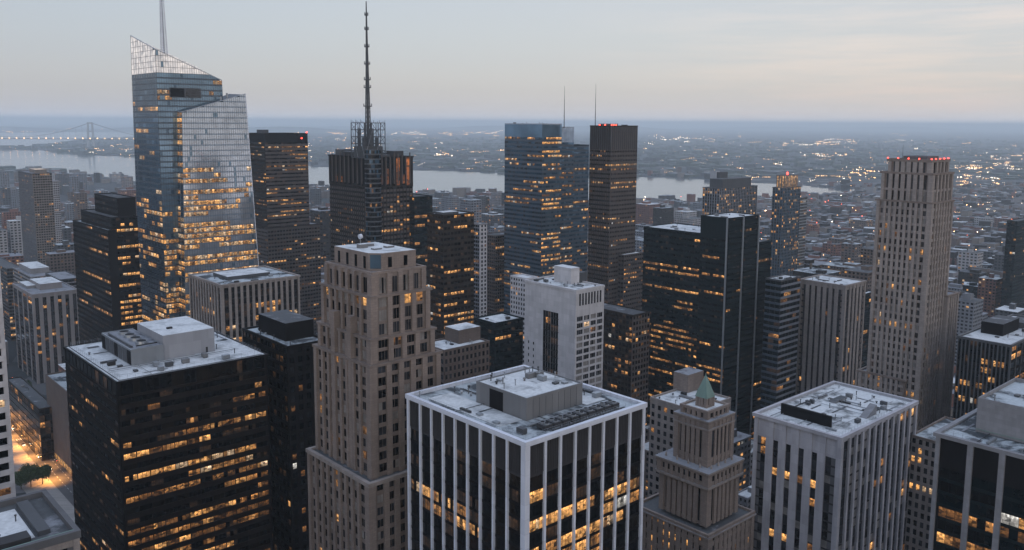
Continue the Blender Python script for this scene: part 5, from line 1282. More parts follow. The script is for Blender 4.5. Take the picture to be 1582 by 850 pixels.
# left cluster
b = generic('apartment_tower', 'tall slim grey tower with a lit top, highest of the far left cluster', (50, 268), 28, 80,
    st(bay=3, fh=3.4, pw=.7, pd=.3, pm='blue_grey_stone', sh=1.4, sd=.1, sm='steel_dark', glass=DM, lit=.06), st(bay=3, fh=3.4, pw=.8, pd=.3, pm='mid_stone', sh=1.4, sd=.1, sm='mid_stone', glass=DM, lit=.14, run=.2), 'steel_dark', 'roof_grey', Y=1150, cat='apartment tower',
    pent=((.3, .2, .9, .6, 5, 'mid_stone', 'crown_gold'),)); b.finish()
b = generic('apartment_tower', 'pale shorter slab close behind the slim grey tower with the lit top', (76, 280), 66, 91,
    st(bay=3, fh=3.4, pw=.7, pd=.2, pm='pale_stone', sh=1.4, sd=.1, sm='pale_stone', glass=DM, lit=.1), st(bay=3, fh=3.4, pw=.9, pd=.2, pm='pale_stone', sh=1.5, sd=.1, sm='pale_stone', glass=DM, lit=.06), 'pale_stone', 'roof_grey', Y=1350, cat='apartment tower'); b.finish()
b = generic('stone_block', 'grey stone block with tall pier strips at the left, below the stepped pale roof', (50, 455), 20, 120,
    st(nb=4, fh=4, pw=3.0, pd=.5, pm='granite_grey', sh=1.4, sd=.1, sm='spandrel_dark', glass=DM, lit=.1, top=3, topm='granite_grey', run=.1), st(nb=6, fh=4, pw=3.4, pd=.6, pm='granite_grey', sh=1.3, sd=.1, sm='spandrel_dark', glass=DM, lit=.12, top=3, topm='granite_grey', run=.1, solo=True, split=2), 'granite_grey', 'roof_grey', Y=800, cat='stone block',
    pent=((.3, .3, .8, .8, 6, 'granite_grey', 'roof_pale'), (.1, .5, .3, .9, 3, 'concrete_grey', 'roof_pale'))); b.finish()
b = generic('office_block', 'grey block with a stepped pale roof behind the grey pier-strip block at the left', (48, 428), 20, 90,
    st(bay=3, fh=4, pw=.3, pd=.1, pm='concrete_grey', sh=1.8, sd=.3, sm='concrete_grey', glass=DK, lit=.1), st(bay=3, fh=4, pw=.3, pd=.1, pm='concrete_grey', sh=1.8, sd=.3, sm='concrete_grey', glass=DK, lit=.05), 'concrete_grey', 'roof_grey', Y=900, cat='office block', pent=((.2, .3, .9, .95, 6, 'concrete_grey', 'roof_pale'),)); b.finish()
b = generic('office_block', 'dark block of thin horizontal bands right of the grey pier-strip block', (92, 432), 70, 124,
    st(bay=3, fh=4, pw=.2, pd=.1, pm='steel_dark', sh=1.3, sd=.3, sm='concrete_grey', glass=DK, lit=.06), st(bay=3, fh=4, pw=.2, pd=.1, pm='steel_dark', sh=1.3, sd=.3, sm='concrete_grey', glass=DK, lit=.1), 'steel_dark', 'roof_grey', Y=870, cat='office block'); b.finish()
b = generic('office_block', 'dark slab with lit floor lines at the far left edge below the slim grey tower', (10, 415), -40, 32,
    st(bay=3, fh=4, pw=.2, pd=.1, pm='steel_dark', sh=1.6, sd=.2, sm='steel_dark', glass=DK, lit=.2), st(bay=3, fh=4, pw=.2, pd=.1, pm='steel_dark', sh=1.6, sd=.2, sm='steel_dark', glass=DK, lit=.35, run=.7), 'steel_dark', 'roof_dark', Y=960, cat='office block'); b.finish()
# windowless brown block by the lit street
def brown_block():
    b = Building('brick_block', 'brown windowless block above the lit street', 'brick block', (112, 612), 70, 190, h=62)
    b.tier(0, 0, b.Lu, b.Lv, 0, b.h, st(nb=7, fh=60, pw=.2, pd=.1, pm='brown_brick', sh=.5, sd=.05, sm='brown_brick', glass=(('brown_brick', 1),), lit=0, base=7), None, 'brown_brick', 'roof_wet', par=1.2)
    mb = MB()
    for i in range(10): mb.face([(-.12, b.Lv * (i + .9) / 10, 1), (-.12, b.Lv * (i + .1) / 10, 1), (-.12, b.Lv * (i + .1) / 10, 5.2), (-.12, b.Lv * (i + .9) / 10, 5.2)], 'lit_bright')
    b.part(mb, 'shop_front'); b.clutter(1, 1, b.Lu - 1, b.Lv - 1, b.h - 1, 8); b.finish()
    return b
BB = brown_block()
b = generic('office_block', 'low dark glass block across the lit street at the left', (60, 632), 10, 84,
    st(bay=4, fh=5, pw=.2, pd=.1, pm='bronze', sh=.7, sd=.1, sm='bronze', glass=DK, lit=.15, mix=(('lit_mid', .7), ('lit_dim', .3))), st(bay=4, fh=5, pw=.2, pd=.1, pm='bronze', sh=.7, sd=.1, sm='bronze', glass=DK, lit=.15, mix=(('lit_mid', .7), ('lit_dim', .3))), 'bronze', 'roof_dark', h=40, cat='office block', clutter=4); b.finish()
# low roofs right of the ornate tower
rows = [((1216, 646), 1165, 1262, 40, 'concrete_dark', 'roof_stained', 'dark low block with a white roof behind the pale grey concrete tower', 5),
        ((1252, 622), 1212, 1300, 44, 'red_brick', 'roof_stained', 'low red brick block with a pale roof, left of its taller red neighbour', 4),
        ((1300, 606), 1250, 1337, 48, 'red_brick', 'roof_stained', 'taller red brick block with a pale roof at the foot of the stepped stone tower', 5),
        ((1170, 640), 1128, 1200, 38, 'steel_dark', 'roof_dark', 'small dark block just right of the ornate tower', 5),
        ((1150, 705), 1118, 1190, 36, 'concrete_grey', 'roof_pale', 'low block with a wide white roof beside the ornate tower', 4),
        ((1155, 770), 1135, 1200, 40, 'concrete_grey', 'roof_stained', 'low white-roofed block in the gap below the ornate tower', 3),
        ((1015, 668), 990, 1040, 46, 'brown_brick', 'roof_pale', 'small brown block with a pale roof left of the ornate tower', 3),
        ((1022, 704), 980, 1060, 40, 'limestone_dark', 'roof_stained', 'low stone block between the white-ribbed tower and the ornate tower', 4)]
for near, lx, rx, h, wm, rm, lab, cl in rows:
    k = dict(bay=3.4, fh=4, pw=1.6, pd=.15, pm=wm, sh=1.8, sd=.1, sm=wm, glass=DM, lit=.12)
    b = generic('low_block', lab, near, lx, rx, st(**k), st(**k), wm, rm, h=h, cat='low block', clutter=cl, pent=((.3, .35, .6, .7, 3, wm, rm),)); b.finish()
# ------------------------------------------------------------------ suspension bridge far off in the harbour
def bridge():
    Y = 8300.0
    c = pt(141, 229, Y=Y); c.z = 0
    root = tag(empty('suspension_bridge', c), 'pale suspension bridge with one tall twin-legged tower far off in the harbour', 'bridge')
    H = pt(141, 189, Y=Y).z; dz = 75.0
    half = 620.0
    for tx in (0.0, -1450.0):
        mb = MB()
        for s_ in (-1, 1): mb.prism([(tx + s_ * 26 - 9, -9, 0), (tx + s_ * 26 + 9, -9, 0), (tx + s_ * 26 + 9, 9, 0), (tx + s_ * 26 - 9, 9, 0)], [(tx + s_ * 20 - 6, -6, H), (tx + s_ * 20 + 6, -6, H), (tx + s_ * 20 + 6, 6, H), (tx + s_ * 20 - 6, 6, H)], 'steel')
        for z in (dz - 8, H * .6, H - 14): mb.box(tx - 20, -5, z, tx + 20, 5, z + 12, 'steel')
        mb.build('bridge_tower', root)
    mb = MB(); mb.box(-2100, -12, dz - 6, half, 12, dz, 'steel_dark'); mb.build('deck', root)
    mb = MB()
    def cable(x0, z0, x1, z1, sag, y):
        pv = None
        for k in range(25):
            t = k / 24; p = (x0 + (x1 - x0) * t, y, z0 + (z1 - z0) * t - sag * 4 * t * (1 - t))
            if pv: mb.tube(pv, p, 2.2, 2.2, 'steel', 4)
            pv = p
    for y in (-10, 10):
        cable(0, H - 2, half, dz, 14, y); cable(-1450, H - 2, 0, H - 2, H - dz - 15, y); cable(-1450, H - 2, -2100, dz, 14, y)
    mb.build('cable', root)
    mb = MB()
    for x in range(-1400, 0, 60):
        t = (x + 1450) / 1450; z = H - 2 - (H - dz - 15) * 4 * t * (1 - t); mb.tube((x, 0, dz), (x, 0, z), .9, .9, 'steel', 4)
    mb.build('hanger', root)
    mb = MB()
    for x in range(-2100, int(half), 70): mb.box(x - 4, -14, dz, x + 4, -13, dz + 7, 'city_orange')
    mb.build('deck_lights', root)
bridge()

# ------------------------------------------------------------------ lit street at the lower left
G0 = pt(62, 700, h=0.0)
def gpt(a, c, z=0.0): return Vector((G0.x, G0.y, z)) + V * a + U * c
def strip(name, a0, a1, c0, c1, z0, z1, mat, kind='structure'):
    mb = MB(); mb.prism([gpt(a0, c0, z0), gpt(a0, c1, z0), gpt(a1, c1, z0), gpt(a1, c0, z0)], [gpt(a0, c0, z1), gpt(a0, c1, z1), gpt(a1, c1, z1), gpt(a1, c0, z1)], mat)
    o = mb.build(name)
    if kind: o['kind'] = kind
    return o
strip('road', -220, 260, -8, 8, -.1, 0.02, 'asphalt')
strip('side_road', 46, 62, -160, -8.02, -.1, 0.016, 'asphalt')
strip('pavement', -220, 260, 8.05, 17, -.1, .15, 'paving')
strip('pavement', -220, 45.8, -26, -8.05, -.1, .15, 'paving')
strip('pavement', 62.2, 260, -26, -8.05, -.1, .15, 'paving')
mb = MB()
for lane in (-2.7, 2.7):
    for k in range(-30, 40):
        a = k * 6.5
        mb.face([gpt(a, lane - .09, .026), gpt(a, lane + .09, .026), gpt(a + 3, lane + .09, .026), gpt(a + 3, lane - .09, .026)], 'paint')
for i in range(7):
    for a in (40, 66): mb.face([gpt(a, -7 + i * 1.45, .026), gpt(a, -6.3 + i * 1.45, .026), gpt(a + 3, -6.3 + i * 1.45, .026), gpt(a + 3, -7 + i * 1.45, .026)], 'paint')
mb.build('road_marking')['kind'] = 'structure'

wall_mat('car_white', (0.6, 0.6, 0.6), rough=0.3, var=.05); wall_mat('car_black', (0.02, 0.02, 0.022), rough=0.25, var=.05)
wall_mat('car_yellow', (0.55, 0.33, 0.03), rough=0.3, var=.05); wall_mat('car_grey', (0.2, 0.2, 0.22), rough=0.3, var=.05)
wall_mat('tyre', (0.02, 0.02, 0.02), rough=0.9)
glow_mat('headlight', (1.0, 0.85, 0.6), 25.0); glow_mat('tail_light', (1.0, 0.05, 0.02), 10.0)
def make_car(paint):
    root = empty('car', (0, 0, 0))
    mb = MB(); prof = [(-2.2, .35), (-2.25, .8), (-1.9, .95), (-1.2, .98), (.9, .95), (2.0, .8), (2.2, .55), (2.15, .35)]
    n = len(prof)
    for s_, o in ((-.88, 1), (.88, -1)): mb.face([(x, s_, z) for x, z in (prof if o < 0 else prof[::-1])], paint)
    for i in range(n):
        a, c = prof[i], prof[(i + 1) % n]; mb.face([(a[0], .88, a[1]), (a[0], -.88, a[1]), (c[0], -.88, c[1]), (c[0], .88, c[1])], paint)
    mb.build('body', root)
    mb = MB(); mb.prism([(-1.8, -.8, .95), (1.0, -.8, .95), (1.0, .8, .95), (-1.8, .8, .95)], [(-1.2, -.62, 1.45), (.2, -.62, 1.45), (.2, .62, 1.45), (-1.2, .62, 1.45)], 'glass_black', paint); mb.build('cabin', root)
    for x in (-1.35, 1.35):
        for y in (-.8, .8):
            mb = MB(); mb.tube((x, y - .1, .33), (x, y + .1, .33), .33, .33, 'tyre', 12); mb.build('wheel', root)
    for y in (-.6, .6):
        mb = MB(); mb.box(2.12, y - .18, .55, 2.24, y + .18, .72, 'headlight'); mb.build('headlight', root)
        mb = MB(); mb.box(-2.28, y - .18, .65, -2.2, y + .18, .8, 'tail_light'); mb.build('tail_light', root)
    return root
def copy_tree(o, parent=None):
    c = o.copy(); COL.objects.link(c); c.parent = parent
    for ch in o.children: copy_tree(ch, c)
    return c
protos = {}
vrz = math.atan2(V.y, V.x)
car_spots = [(-8, -3, 'car_white', 1, 'white car on the lit street, nearest to the bushy street trees'), (14, 3, 'car_yellow', 0, 'yellow taxi on the lit street beside the brown windowless block'),
             (26, -5.5, 'car_black', 1, 'black car at the crossing of the lit street'), (34, 5.5, 'car_grey', 0, 'grey car by the far kerb before the zebra crossing'),
             (72, -3, 'car_white', 1, 'white car just beyond the zebra crossing'), (84, 3, 'car_black', 0, 'black car behind the yellow taxi beyond the zebra crossing'),
             (96, -5.5, 'car_yellow', 1, 'yellow taxi farthest up the lit street'), (-24, 5.5, 'car_grey', 0, 'grey car by the shop fronts of the brown windowless block'),
             (112, 3, 'car_white', 0, 'white car farthest up the lit street'), (-38, -3, 'car_black', 1, 'black car half hidden by the bottom left roof')]
for a, c, p, d, lab in car_spots:
    if p not in protos: o = protos[p] = make_car(p)
    else: o = copy_tree(protos[p])
    q = gpt(a, c, .02); o.location = q; o.rotation_euler = (0, 0, vrz + (math.pi if d else 0))
    tag(o, lab, 'car', 'cars on the lit street at the lower left')
def make_lamp():
    root = empty('street_lamp', (0, 0, 0))
    mb = MB(); mb.tube((0, 0, 0), (0, 0, 8.4), .12, .07, 'steel_dark', 8); mb.tube((0, 0, 0), (0, 0, .6), .22, .18, 'steel_dark', 8); mb.build('pole', root)
    mb = MB(); mb.tube((0, 0, 8.3), (2.0, 0, 8.8), .06, .05, 'steel_dark', 6); mb.build('arm', root)
    mb = MB(); mb.box(1.8, -.22, 8.66, 2.8, .22, 8.84, 'steel_dark'); mb.build('lamp_head', root)
    mb = MB(); mb.box(1.9, -.2, 8.56, 2.7, .2, 8.655, 'lamp_orange'); mb.build('lens', root)
    L = bpy.data.lights.new('bulb', 'SPOT'); L.spot_size = R(136); L.spot_blend = .35; L.energy = 40000; L.color = (1.0, .42, .10); L.shadow_soft_size = .3
    l = bpy.data.objects.new('bulb', L); COL.objects.link(l); l.parent = root; l.location = (2.2, 0, 8.0)
    return root
lp = None
side_name = {1: 'by the brown windowless block', -1: 'by the bushy street trees'}
ordw = ['nearest', 'second', 'third', 'fourth', 'fifth', 'sixth', 'farthest']
for s_ in (1, -1):
    for i in range(7):
        a = -60 + i * 28
        if lp is None: o = lp = make_lamp()
        else: o = copy_tree(lp)
        o.location = gpt(a, s_ * 9.0, .15); o.rotation_euler = (0, 0, GA + (math.pi if s_ > 0 else 0))
        tag(o, ('%s street lamp along the kerb %s' if i in (0, 6) else '%s street lamp up the street along the kerb %s') % (ordw[i], side_name[s_]), 'street lamp', 'orange lamps of the street at the lower left')
for px, py in ((1268, 606), (1284, 598), (1300, 592), (1312, 600)):
    o = copy_tree(lp); o.location = pt(px, py, h=.02); o.rotation_euler = (0, 0, GA)
    tag(o, 'orange street lamp glowing behind the two red brick blocks', 'street lamp', 'street lamps behind the red brick blocks')
# trees
m_, nt_ = new_mat('leaf'); bl = principled(nt_, .7, .2)
g_ = nd(nt_, 'ShaderNodeNewGeometry'); cr = nd(nt_, 'ShaderNodeValToRGB'); cr.color_ramp.elements[0].color = (.018, .032, .014, 1); cr.color_ramp.elements[1].color = (.06, .085, .03, 1)
nt_.links.new(g_.outputs['Random Per Island'], cr.inputs[0]); nt_.links.new(cr.outputs[0], bl.inputs['Base Color'])
wall_mat('bark', (0.08, 0.06, 0.045), var=.3)
def tree(px, py, hgt, lab, seed):
    rr = random.Random(seed); root = tag(empty('street_tree', pt(px, py, h=.15)), lab, 'tree', 'trees along the lit street')
    mb = MB(); mb.tube((0, 0, 0), (0, 0, hgt * .45), .35, .22, 'bark', 8)
    tips = []
    for i in range(7):
        an = i * .9 + rr.random(); t = (math.cos(an) * hgt * .26, math.sin(an) * hgt * .26, hgt * rr.uniform(.5, .8)); mb.tube((0, 0, hgt * rr.uniform(.28, .45)), t, .16, .05, 'bark', 5); tips.append(t)
    mb.build('trunk', root)
    mb = MB()
    cl = [(t, hgt * rr.uniform(.2, .28)) for t in tips] + [((rr.uniform(-.25, .25) * hgt, rr.uniform(-.25, .25) * hgt, hgt * rr.uniform(.42, .9)), hgt * rr.uniform(.15, .26)) for _ in range(12)]
    for cc, r in cl:
        for _ in range(260):
            d = Vector((rr.gauss(0, 1), rr.gauss(0, 1), rr.gauss(0, .8))).normalized() * r * rr.uniform(.5, 1.05); p = Vector(cc) + d
            u_ = Vector((rr.gauss(0, 1), rr.gauss(0, 1), rr.gauss(0, 1))).normalized() * .5; w_ = u_.orthogonal().normalized() * .25
            mb.face([p - u_, p + w_, p + u_, p - w_], 'leaf')
    mb.build('crown', root)
tree(48, 752, 15, 'largest bushy street tree, beside the white banded slab at the left edge', 1)
tree(66, 748, 13, 'bushy street tree right of the largest one', 2)
tree(33, 756, 12, 'bushy street tree hard against the white banded slab', 5)
tree(72, 697, 12, 'bushy street tree at the corner of the brown windowless block', 3)
tree(38, 612, 14, 'bushy street tree farthest up the lit street', 4)

# ------------------------------------------------------------------ the city beyond: single buildings, then the mass of low houses
def inside(poly, x, y):
    r = False; j = len(poly) - 1
    for i in range(len(poly)):
        if (poly[i][1] > y) != (poly[j][1] > y) and x < (poly[j][0] - poly[i][0]) * (y - poly[i][1]) / (poly[j][1] - poly[i][1]) + poly[i][0]: r = not r
        j = i
    return r
WATER = [far_shore + near_shore, [(-60, 206), (130, 204), (260, 203), (260, 208), (120, 216), (85, 221), (40, 226), (-60, 223)]]
def wet(p):
    x, y = proj((p.x, p.y, 0)); return any(inside(w, x, y) for w in WATER)
RECT = [(Vector((x, y, 0)).dot(U) - 10, Vector((x, y, 0)).dot(V) - 10, Vector((x, y, 0)).dot(U) + lu + 10, Vector((x, y, 0)).dot(V) + lv + 10) for x, y, lu, lv in FOOT]
g0u, g0v = G0.dot(U), G0.dot(V)
RECT.append((g0u - 28, g0v - 230, g0u + 20, g0v + 270)); RECT.append((g0u - 170, g0v + 44, g0u, g0v + 64))
def free(u, v, a, c, gap=4):
    for r in RECT:
        if u < r[2] + gap and u + a > r[0] - gap and v < r[3] + gap and v + c > r[1] - gap: return False
    return True
rz = random.Random(11)
PAL = [('brown_brick', 'brown'), ('blue_grey_stone', 'blue-grey'), ('blue_grey_stone', 'blue-grey'), ('pale_stone', 'pale'), ('steel_dark', 'dark'), ('red_brick', 'reddish'), ('granite_grey', 'grey'), ('bronze', 'dark brown'), ('steel_dark', 'dark'), ('teal_panel', 'black')]
def city_block(u, v, a, c, h, wm, rm, lit, fh=3.6, bay=4.0, top=True):
    P = U * u + V * v
    root = MB(); root.box(0, 0, 0, a, c, h, wm)
    o = root.build('city_block', None, (P.x, P.y, 0)); o.rotation_euler = (0, 0, GA)
    mb = MB(); mb.box(-.2, -.2, h, a + .2, c + .2, h + .5, wm, rm)
    if top:
        s_ = rz.uniform(.2, .45); x0, y0 = a * rz.uniform(.1, .5), c * rz.uniform(.1, .5)
        mb.box(x0, y0, h + .5, x0 + a * s_, y0 + c * s_, h + rz.uniform(3, 7), wm, rm)
        if rz.random() < .4:
            tx, ty = a * rz.uniform(.6, .85), c * rz.uniform(.6, .85); mb.tube((tx, ty, h + 2.5), (tx, ty, h + 6), 1.8, 1.8, 'bark', 8); mb.tube((tx, ty, h + 6), (tx, ty, h + 7.2), 1.9, .1, 'bark', 8); mb.tube((tx, ty, h), (tx, ty, h + 2.5), 1.2, 1.2, 'steel_dark', 4)
    mb.build('roof', o)
    mb = MB(); nf = max(2, int(h / fh)); ff = h / nf
    for face in 'RL':
        W = a if face == 'R' else c; nb = max(2, int(W / bay)); bw = W / nb
        for k in range(nf):
            for j in range(nb):
                g = pick(LIT_MIX, rz) if rz.random() < lit else ('glass_dim' if rz.random() < .5 else 'glass_black')
                w0, w1, z0, z1 = j * bw + bw * .22, j * bw + bw * .78, k * ff + ff * .35, k * ff + ff * .85
                if face == 'R': mb.face([(w0, -.06, z0), (w1, -.06, z0), (w1, -.06, z1), (w0, -.06, z1)], g)
                else: mb.face([(-.06, w1, z0), (-.06, w0, z0), (-.06, w0, z1), (-.06, w1, z1)], g)
    tag(mb.build('windows', o), kind='stuff')
    return o
# zone: x range in the picture, distance range, count, height range, highest row allowed for its top, phrase
ZONES = [((-10, 60), (1500, 4200), 14, (35, 105), 262, 'in the far left cluster by the bay'),
         ((80, 215), (1250, 4200), 34, (30, 100), 266, 'between slim grey tower and faceted glass tower'),
         ((-20, 120), (850, 1500), 12, (40, 95), 330, 'below the far left cluster'),
         ((470, 512), (1200, 4000), 10, (40, 120), 284, 'between the banded tower and the mast tower'),
         ((630, 785), (1150, 3700), 36, (35, 120), 292, 'between the mast tower and the blue glass tower'),
         ((985, 1100), (1200, 3500), 28, (25, 90), 306, 'behind the left part of the broad black slab'),
         ((1165, 1200), (1150, 3200), 8, (25, 70), 318, 'between ribbed apartment tower and gold-crowned tower'),
         ((1243, 1352), (760, 1050), 15, (70, 125), 374, 'in the brown cluster beside the stepped tower'),
         ((1240, 1360), (1050, 2600), 20, (18, 55), 330, 'beyond the brown cluster beside the stepped tower'),
         ((1478, 1582), (650, 1100), 14, (20, 75), 385, 'right of the tall stepped tower'),
         ((1470, 1582), (1100, 2600), 20, (12, 45), 330, 'far out right of the tall stepped tower'),
         ((1165, 1340), (560, 760), 6, (20, 55), 545, 'at the foot of the brown cluster'),
         ((660, 1000), (520, 1000), 16, (30, 90), 520, 'between blue glass tower and white windowless slab'),
         ((990, 1170), (360, 520), 10, (20, 60), 640, 'in the hollow around the ornate tower'),
         ((90, 510), (450, 1000), 16, (25, 90), 560, 'behind the black slab with grey plant rooms')]
ORD = ['first', 'second', 'third', 'fourth', 'fifth', 'sixth', 'seventh', 'eighth', 'ninth', 'tenth', 'eleventh', 'twelfth', 'thirteenth', 'fourteenth', 'fifteenth', 'sixteenth', 'seventeenth', 'eighteenth', 'nineteenth', 'twentieth']
FILL = []
for (xa, xb), (da, db), n, (ha, hb), ytop, phrase in ZONES:
    made = []; tries = 0
    while len(made) < n and tries < 900:
        tries += 1
        t = rz.random(); Y = da * (db / da) ** t; px = rz.uniform(xa, xb)
        g = pt(px, 600, Y=Y); g.z = 0
        if wet(g): continue
        far = Y > 1200
        a, c = rz.uniform(18, 42), rz.uniform(18, 42)
        h = rz.uniform(ha, hb) if rz.random() < .5 else rz.uniform(ha, (ha + hb) / 2)
        if proj((g.x, g.y, h + 7))[1] < ytop: h = max(10, CAM_H - (ytop + 4 - 190) * Y / 1350 - 7)
        if proj((g.x, g.y, h + 7))[1] < ytop - 3 or h < 9: continue
        u, v = g.dot(U), g.dot(V)
        if not free(u, v, a, c): continue
        RECT.append((u, v, u + a, v + c))
        pal = PAL if 'brown cluster' not in phrase else [PAL[0], PAL[5], PAL[7], PAL[0]]
        wm, cn = rz.choice(pal)
        o = city_block(u, v, a, c, h, wm, rz.choice(('roof_grey', 'roof_stained', 'roof_wet', 'roof_dark')), rz.choice((.03, .06, .1, .18)), bay=3.6 if not far else 5.0, fh=3.6 if not far else 4.5)
        sz = 'tall' if h > (ha + hb) / 2 else 'low'
        made.append((proj((g.x, g.y, h))[0], o, sz, cn, a, c, h))
    FILL.append((phrase, made))

# the mass of low houses
def house_mass(name, n, test, label, sizes, hts, seed, wl=None, rl_=None):
    rr = random.Random(seed); mb = MB(); k = 0; tr = 0
    walls = ('brown_brick', 'mid_stone', 'granite_grey', 'red_brick', 'steel_dark', 'bronze'); roofs = ('roof_far',) * 7 + ('roof_grey', 'roof_dark', 'roof_wet', 'roof_stained')
    walls, roofs = wl or walls, rl_ or roofs
    while k < n and tr < n * 6:
        tr += 1
        q = test(rr)
        if q is None: continue
        x, y = q; g = Vector((x, y, 0))
        if wet(g): continue
        a, c, h = rr.uniform(*sizes), rr.uniform(*sizes), rr.uniform(*hts) * (1 if rr.random() < .85 else 1.7)
        if y < 1200 and not free(g.dot(U), g.dot(V), a, c, 0): continue
        an = GA if rr.random() < .7 else GA + .35
        e1, e2 = Vector((math.cos(an), math.sin(an), 0)), Vector((-math.sin(an), math.cos(an), 0))
        bs = [g, g + e1 * a, g + e1 * a + e2 * c, g + e2 * c]
        mb.prism(bs, [p + Vector((0, 0, h)) for p in bs], rr.choice(walls), rr.choice(roofs)); k += 1
    o = mb.build(name); tag(o, label, 'houses', None, 'stuff')
rv = random.Random(31); mb = MB()
for _ in range(900):                                       # unseen blocks added round the viewpoint, below the frame, to darken the lower walls
    x, y = rv.uniform(-420, 420), rv.uniform(-520, 120)
    hh = min(rv.uniform(70, 190), 250 - .52 * max(y, 0) - .25 * abs(x) * (y > 0) - 75)
    a, c = rv.uniform(20, 40), rv.uniform(20, 40); g = Vector((x, y, 0)); gu, gv = g.dot(U), g.dot(V)
    if hh < 20 or abs(x) + abs(y) < 40 or not free(gu, gv, a, c, 6): continue
    RECT.append((gu, gv, gu + a, gv + c))
    bs = [g, g + U * a, g + U * a + V * c, g + V * c]; mb.prism(bs, [p + Vector((0, 0, hh)) for p in bs], rv.choice(('limestone_dark', 'brown_brick', 'granite_grey', 'bronze')), 'roof_grey')
tag(mb.build('shading_blocks'), 'unseen city blocks added round the viewpoint to shade the lower walls', 'city blocks', None, 'stuff')
def in_zone(xa, xb, da, db, pw=1.0):
    def f(rr):
        Y = da * (db / da) ** (rr.random() ** pw); g = pt(rr.uniform(xa, xb), 600, Y=Y); return g.x, g.y
    return f
house_mass('low_houses', 3800, in_zone(1100, 1700, 700, 3600), 'low houses spread over the plain at the right', (10, 30), (6, 15), 21)
house_mass('low_houses', 2200, in_zone(-150, 1100, 800, 4400), 'low houses packed between the towers and the river', (12, 32), (8, 26), 22)
house_mass('far_suburb', 3000, in_zone(-200, 1800, 4000, 15000), 'far suburbs on the plain beyond the river', (20, 90), (6, 18), 23, ('hill_green', 'hill_green', 'steel_dark'), ('roof_far', 'hill_green', 'hill_green', 'hill_green', 'roof_grey'))

# lights of the far city
def octa(mb, p, r, mat):
    x, y, z = p; k = len(mb.v); i = mb.mi(mat)
    mb.v += [(x + r, y, z), (x, y + r, z), (x - r, y, z), (x, y - r, z), (x, y, z + r), (x, y, z - r)]
    for f in ((0, 1, 4), (1, 2, 4), (2, 3, 4), (3, 0, 4), (1, 0, 5), (2, 1, 5), (3, 2, 5), (0, 3, 5)): mb.f.append(tuple(k + t for t in f)); mb.m.append(i)
rl = random.Random(5); lm = MB(); nm = MB()
def light(px, py, r, mat, mb=lm, z=10):
    p = pt(px, py, h=z)
    if wet(p) or p.y < 0: return
    octa(mb, (p.x, p.y, z), max(.5, r * .85 * p.y / 1335), mat)
def cluster(n, xa, xb, ya, yb, r=(.35, .8), mats=('city_orange', 'city_orange', 'city_white'), slope=0):
    k = 0
    while k < n * 1.5:                                     # short strings of lamps along roads, and single ones
        x = rl.uniform(xa, xb); y = rl.gauss((ya + yb) / 2, (yb - ya) / 3.2) + (x - xa) * slope
        m = rl.choice(mats); q = rl.choice((1, 1, 2, 4, 7)); dx = rl.uniform(1.6, 3.4); dy = rl.gauss(0, .12) * dx
        for i in range(q):
            if xa - 4 < x + dx * i < xb + 4: light(x + dx * i + rl.gauss(0, .4), y + dy * i + rl.gauss(0, .12), r[0] + (r[1] - r[0]) * rl.random() ** 2.2, m)
        k += q
cluster(70, 390, 780, 203, 208); cluster(45, 600, 780, 204, 207, (.4, .8)); cluster(30, 5, 205, 201, 204.5); cluster(45, 70, 212, 224, 238, (.35, .7))
cluster(40, 985, 1090, 210, 217, (.4, .9)); cluster(60, 1180, 1320, 219, 227, (.4, .9), slope=-.02); cluster(22, 1235, 1312, 237, 240, (.5, .9))
cluster(85, 1390, 1590, 243, 272, (.3, .8), ('city_white', 'city_orange', 'city_orange')); cluster(30, 1475, 1590, 252, 263, (.4, .9), ('city_white', 'city_orange'))
cluster(45, 1300, 1370, 258, 272, (.4, .9)); cluster(40, 1470, 1540, 268, 285, (.4, .8)); cluster(40, 1180, 1345, 262, 288, (.35, .8)); cluster(18, 1480, 1540, 310, 326, (.3, .8))
cluster(60, 630, 780, 215, 262, (.35, .75)); cluster(60, 475, 560, 208, 255, (.3, .7)); cluster(80, 985, 1200, 216, 272, (.3, .75)); cluster(150, 1180, 1590, 212, 300, (.3, .7))
cluster(50, -10, 215, 238, 246, (.3, .6)); cluster(12, 475, 790, 256, 266, (.3, .6)); cluster(20, 985, 1200, 270, 284, (.3, .6))
cluster(90, -10, 215, 196, 245, (.2, .45)); cluster(120, 390, 790, 200, 258, (.2, .45)); cluster(140, 985, 1360, 205, 285, (.2, .45)); cluster(160, 1360, 1590, 212, 300, (.2, .5))
tag(lm.build('city_lights'), 'scattered warm lights of the far plain and shores', 'city lights', None, 'stuff')
for _ in range(420):
    x = rl.choice((rl.uniform(1180, 1590), rl.uniform(1180, 1590), rl.uniform(-10, 215), rl.uniform(470, 800), rl.uniform(985, 1200)))
    y = rl.uniform(296, 430) if x > 1180 else rl.uniform(290, 400)
    light(x, y, rl.uniform(.4, .9), rl.choice(('city_orange', 'city_orange', 'city_white', 'city_orange', 'city_red')), nm, rl.uniform(9, 22))
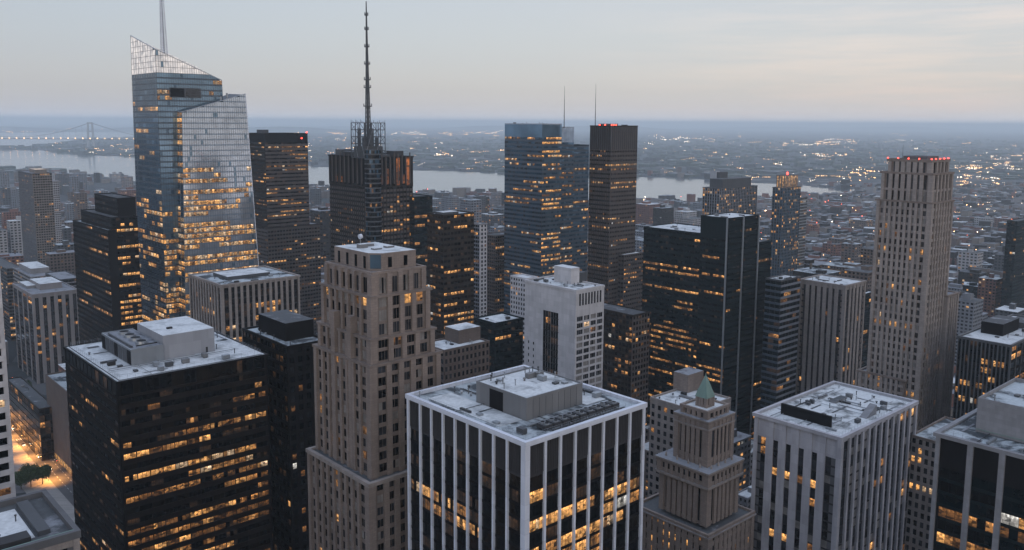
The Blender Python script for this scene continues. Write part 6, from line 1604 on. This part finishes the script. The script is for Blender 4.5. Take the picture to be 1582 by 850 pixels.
for x, y, n in ((95, 315, 10), (1505, 470, 16), (1285, 592, 16), (1490, 440, 10), (1000, 608, 3), (756, 582, 4), (25, 590, 12)):
    for _ in range(n): light(rl.gauss(x, 9), rl.gauss(y, 4), rl.uniform(.5, 1.1), rl.choice(('city_orange', 'city_orange', 'city_red')), nm, rl.uniform(5, 10))
tag(nm.build('street_lights'), 'street lights and car lamps between the low houses', 'city lights', None, 'stuff')

# blocks that the towers hide completely are left out; the others are labelled in their order from the left
from mathutils.bvhtree import BVHTree
bpy.context.view_layer.update()
vv, ff, own = [], [], []
for o in scene.objects:
    if o.type != 'MESH' or o.name.split('.')[0] not in ('wall', 'city_block', 'low_houses', 'penthouse', 'plant_room', 'plant_box'): continue
    k = len(vv); mw = o.matrix_world
    vv += [mw @ v.co for v in o.data.vertices]
    for p in o.data.polygons:
        ff.append([k + i for i in p.vertices]); own.append(o.name)
bvh = BVHTree.FromPolygons(vv, ff)
eye = Vector((0, 0, CAM_H))
def seen(o, a, c, h):
    k = 0; mw = o.matrix_world.copy(); nm_ = o.name
    for j in range(9):
        for i in range(7):
            t, z = (i + .5) / 7, h * (1 - (j + .3) / 9)
            for p in ((a * t, -.1, z), (-.1, c * t, z)):
                w = mw @ Vector(p); x, y = proj(w)
                if not (0 < x < 1582 and 0 < y < 850): continue
                d = w - eye; loc, nn, ix, ds = bvh.ray_cast(eye, d.normalized())
                if ix is not None and (own[ix] == nm_ or ds > d.length - .5): k += 1
    return k
drop = []
for phrase, made in FILL:
    keep = []
    for m in sorted(made, key=lambda t: t[0]):
        if seen(m[1], *m[4:]) >= 4: keep.append(m)
        else: drop.append(m[1])
    cnt = {}; tot = {}
    for m in keep: tot[m[2:4]] = tot.get(m[2:4], 0) + 1
    for m in keep:
        k = cnt.get(m[2:4], 0); cnt[m[2:4]] = k + 1
        tag(m[1], f'{m[2]} {m[3]} block {phrase}' + ('' if tot[m[2:4]] == 1 else f', {ORD[k]} from left'), 'building', 'single blocks ' + phrase)
bpy.data.batch_remove([c for o in drop for c in o.children] + drop)
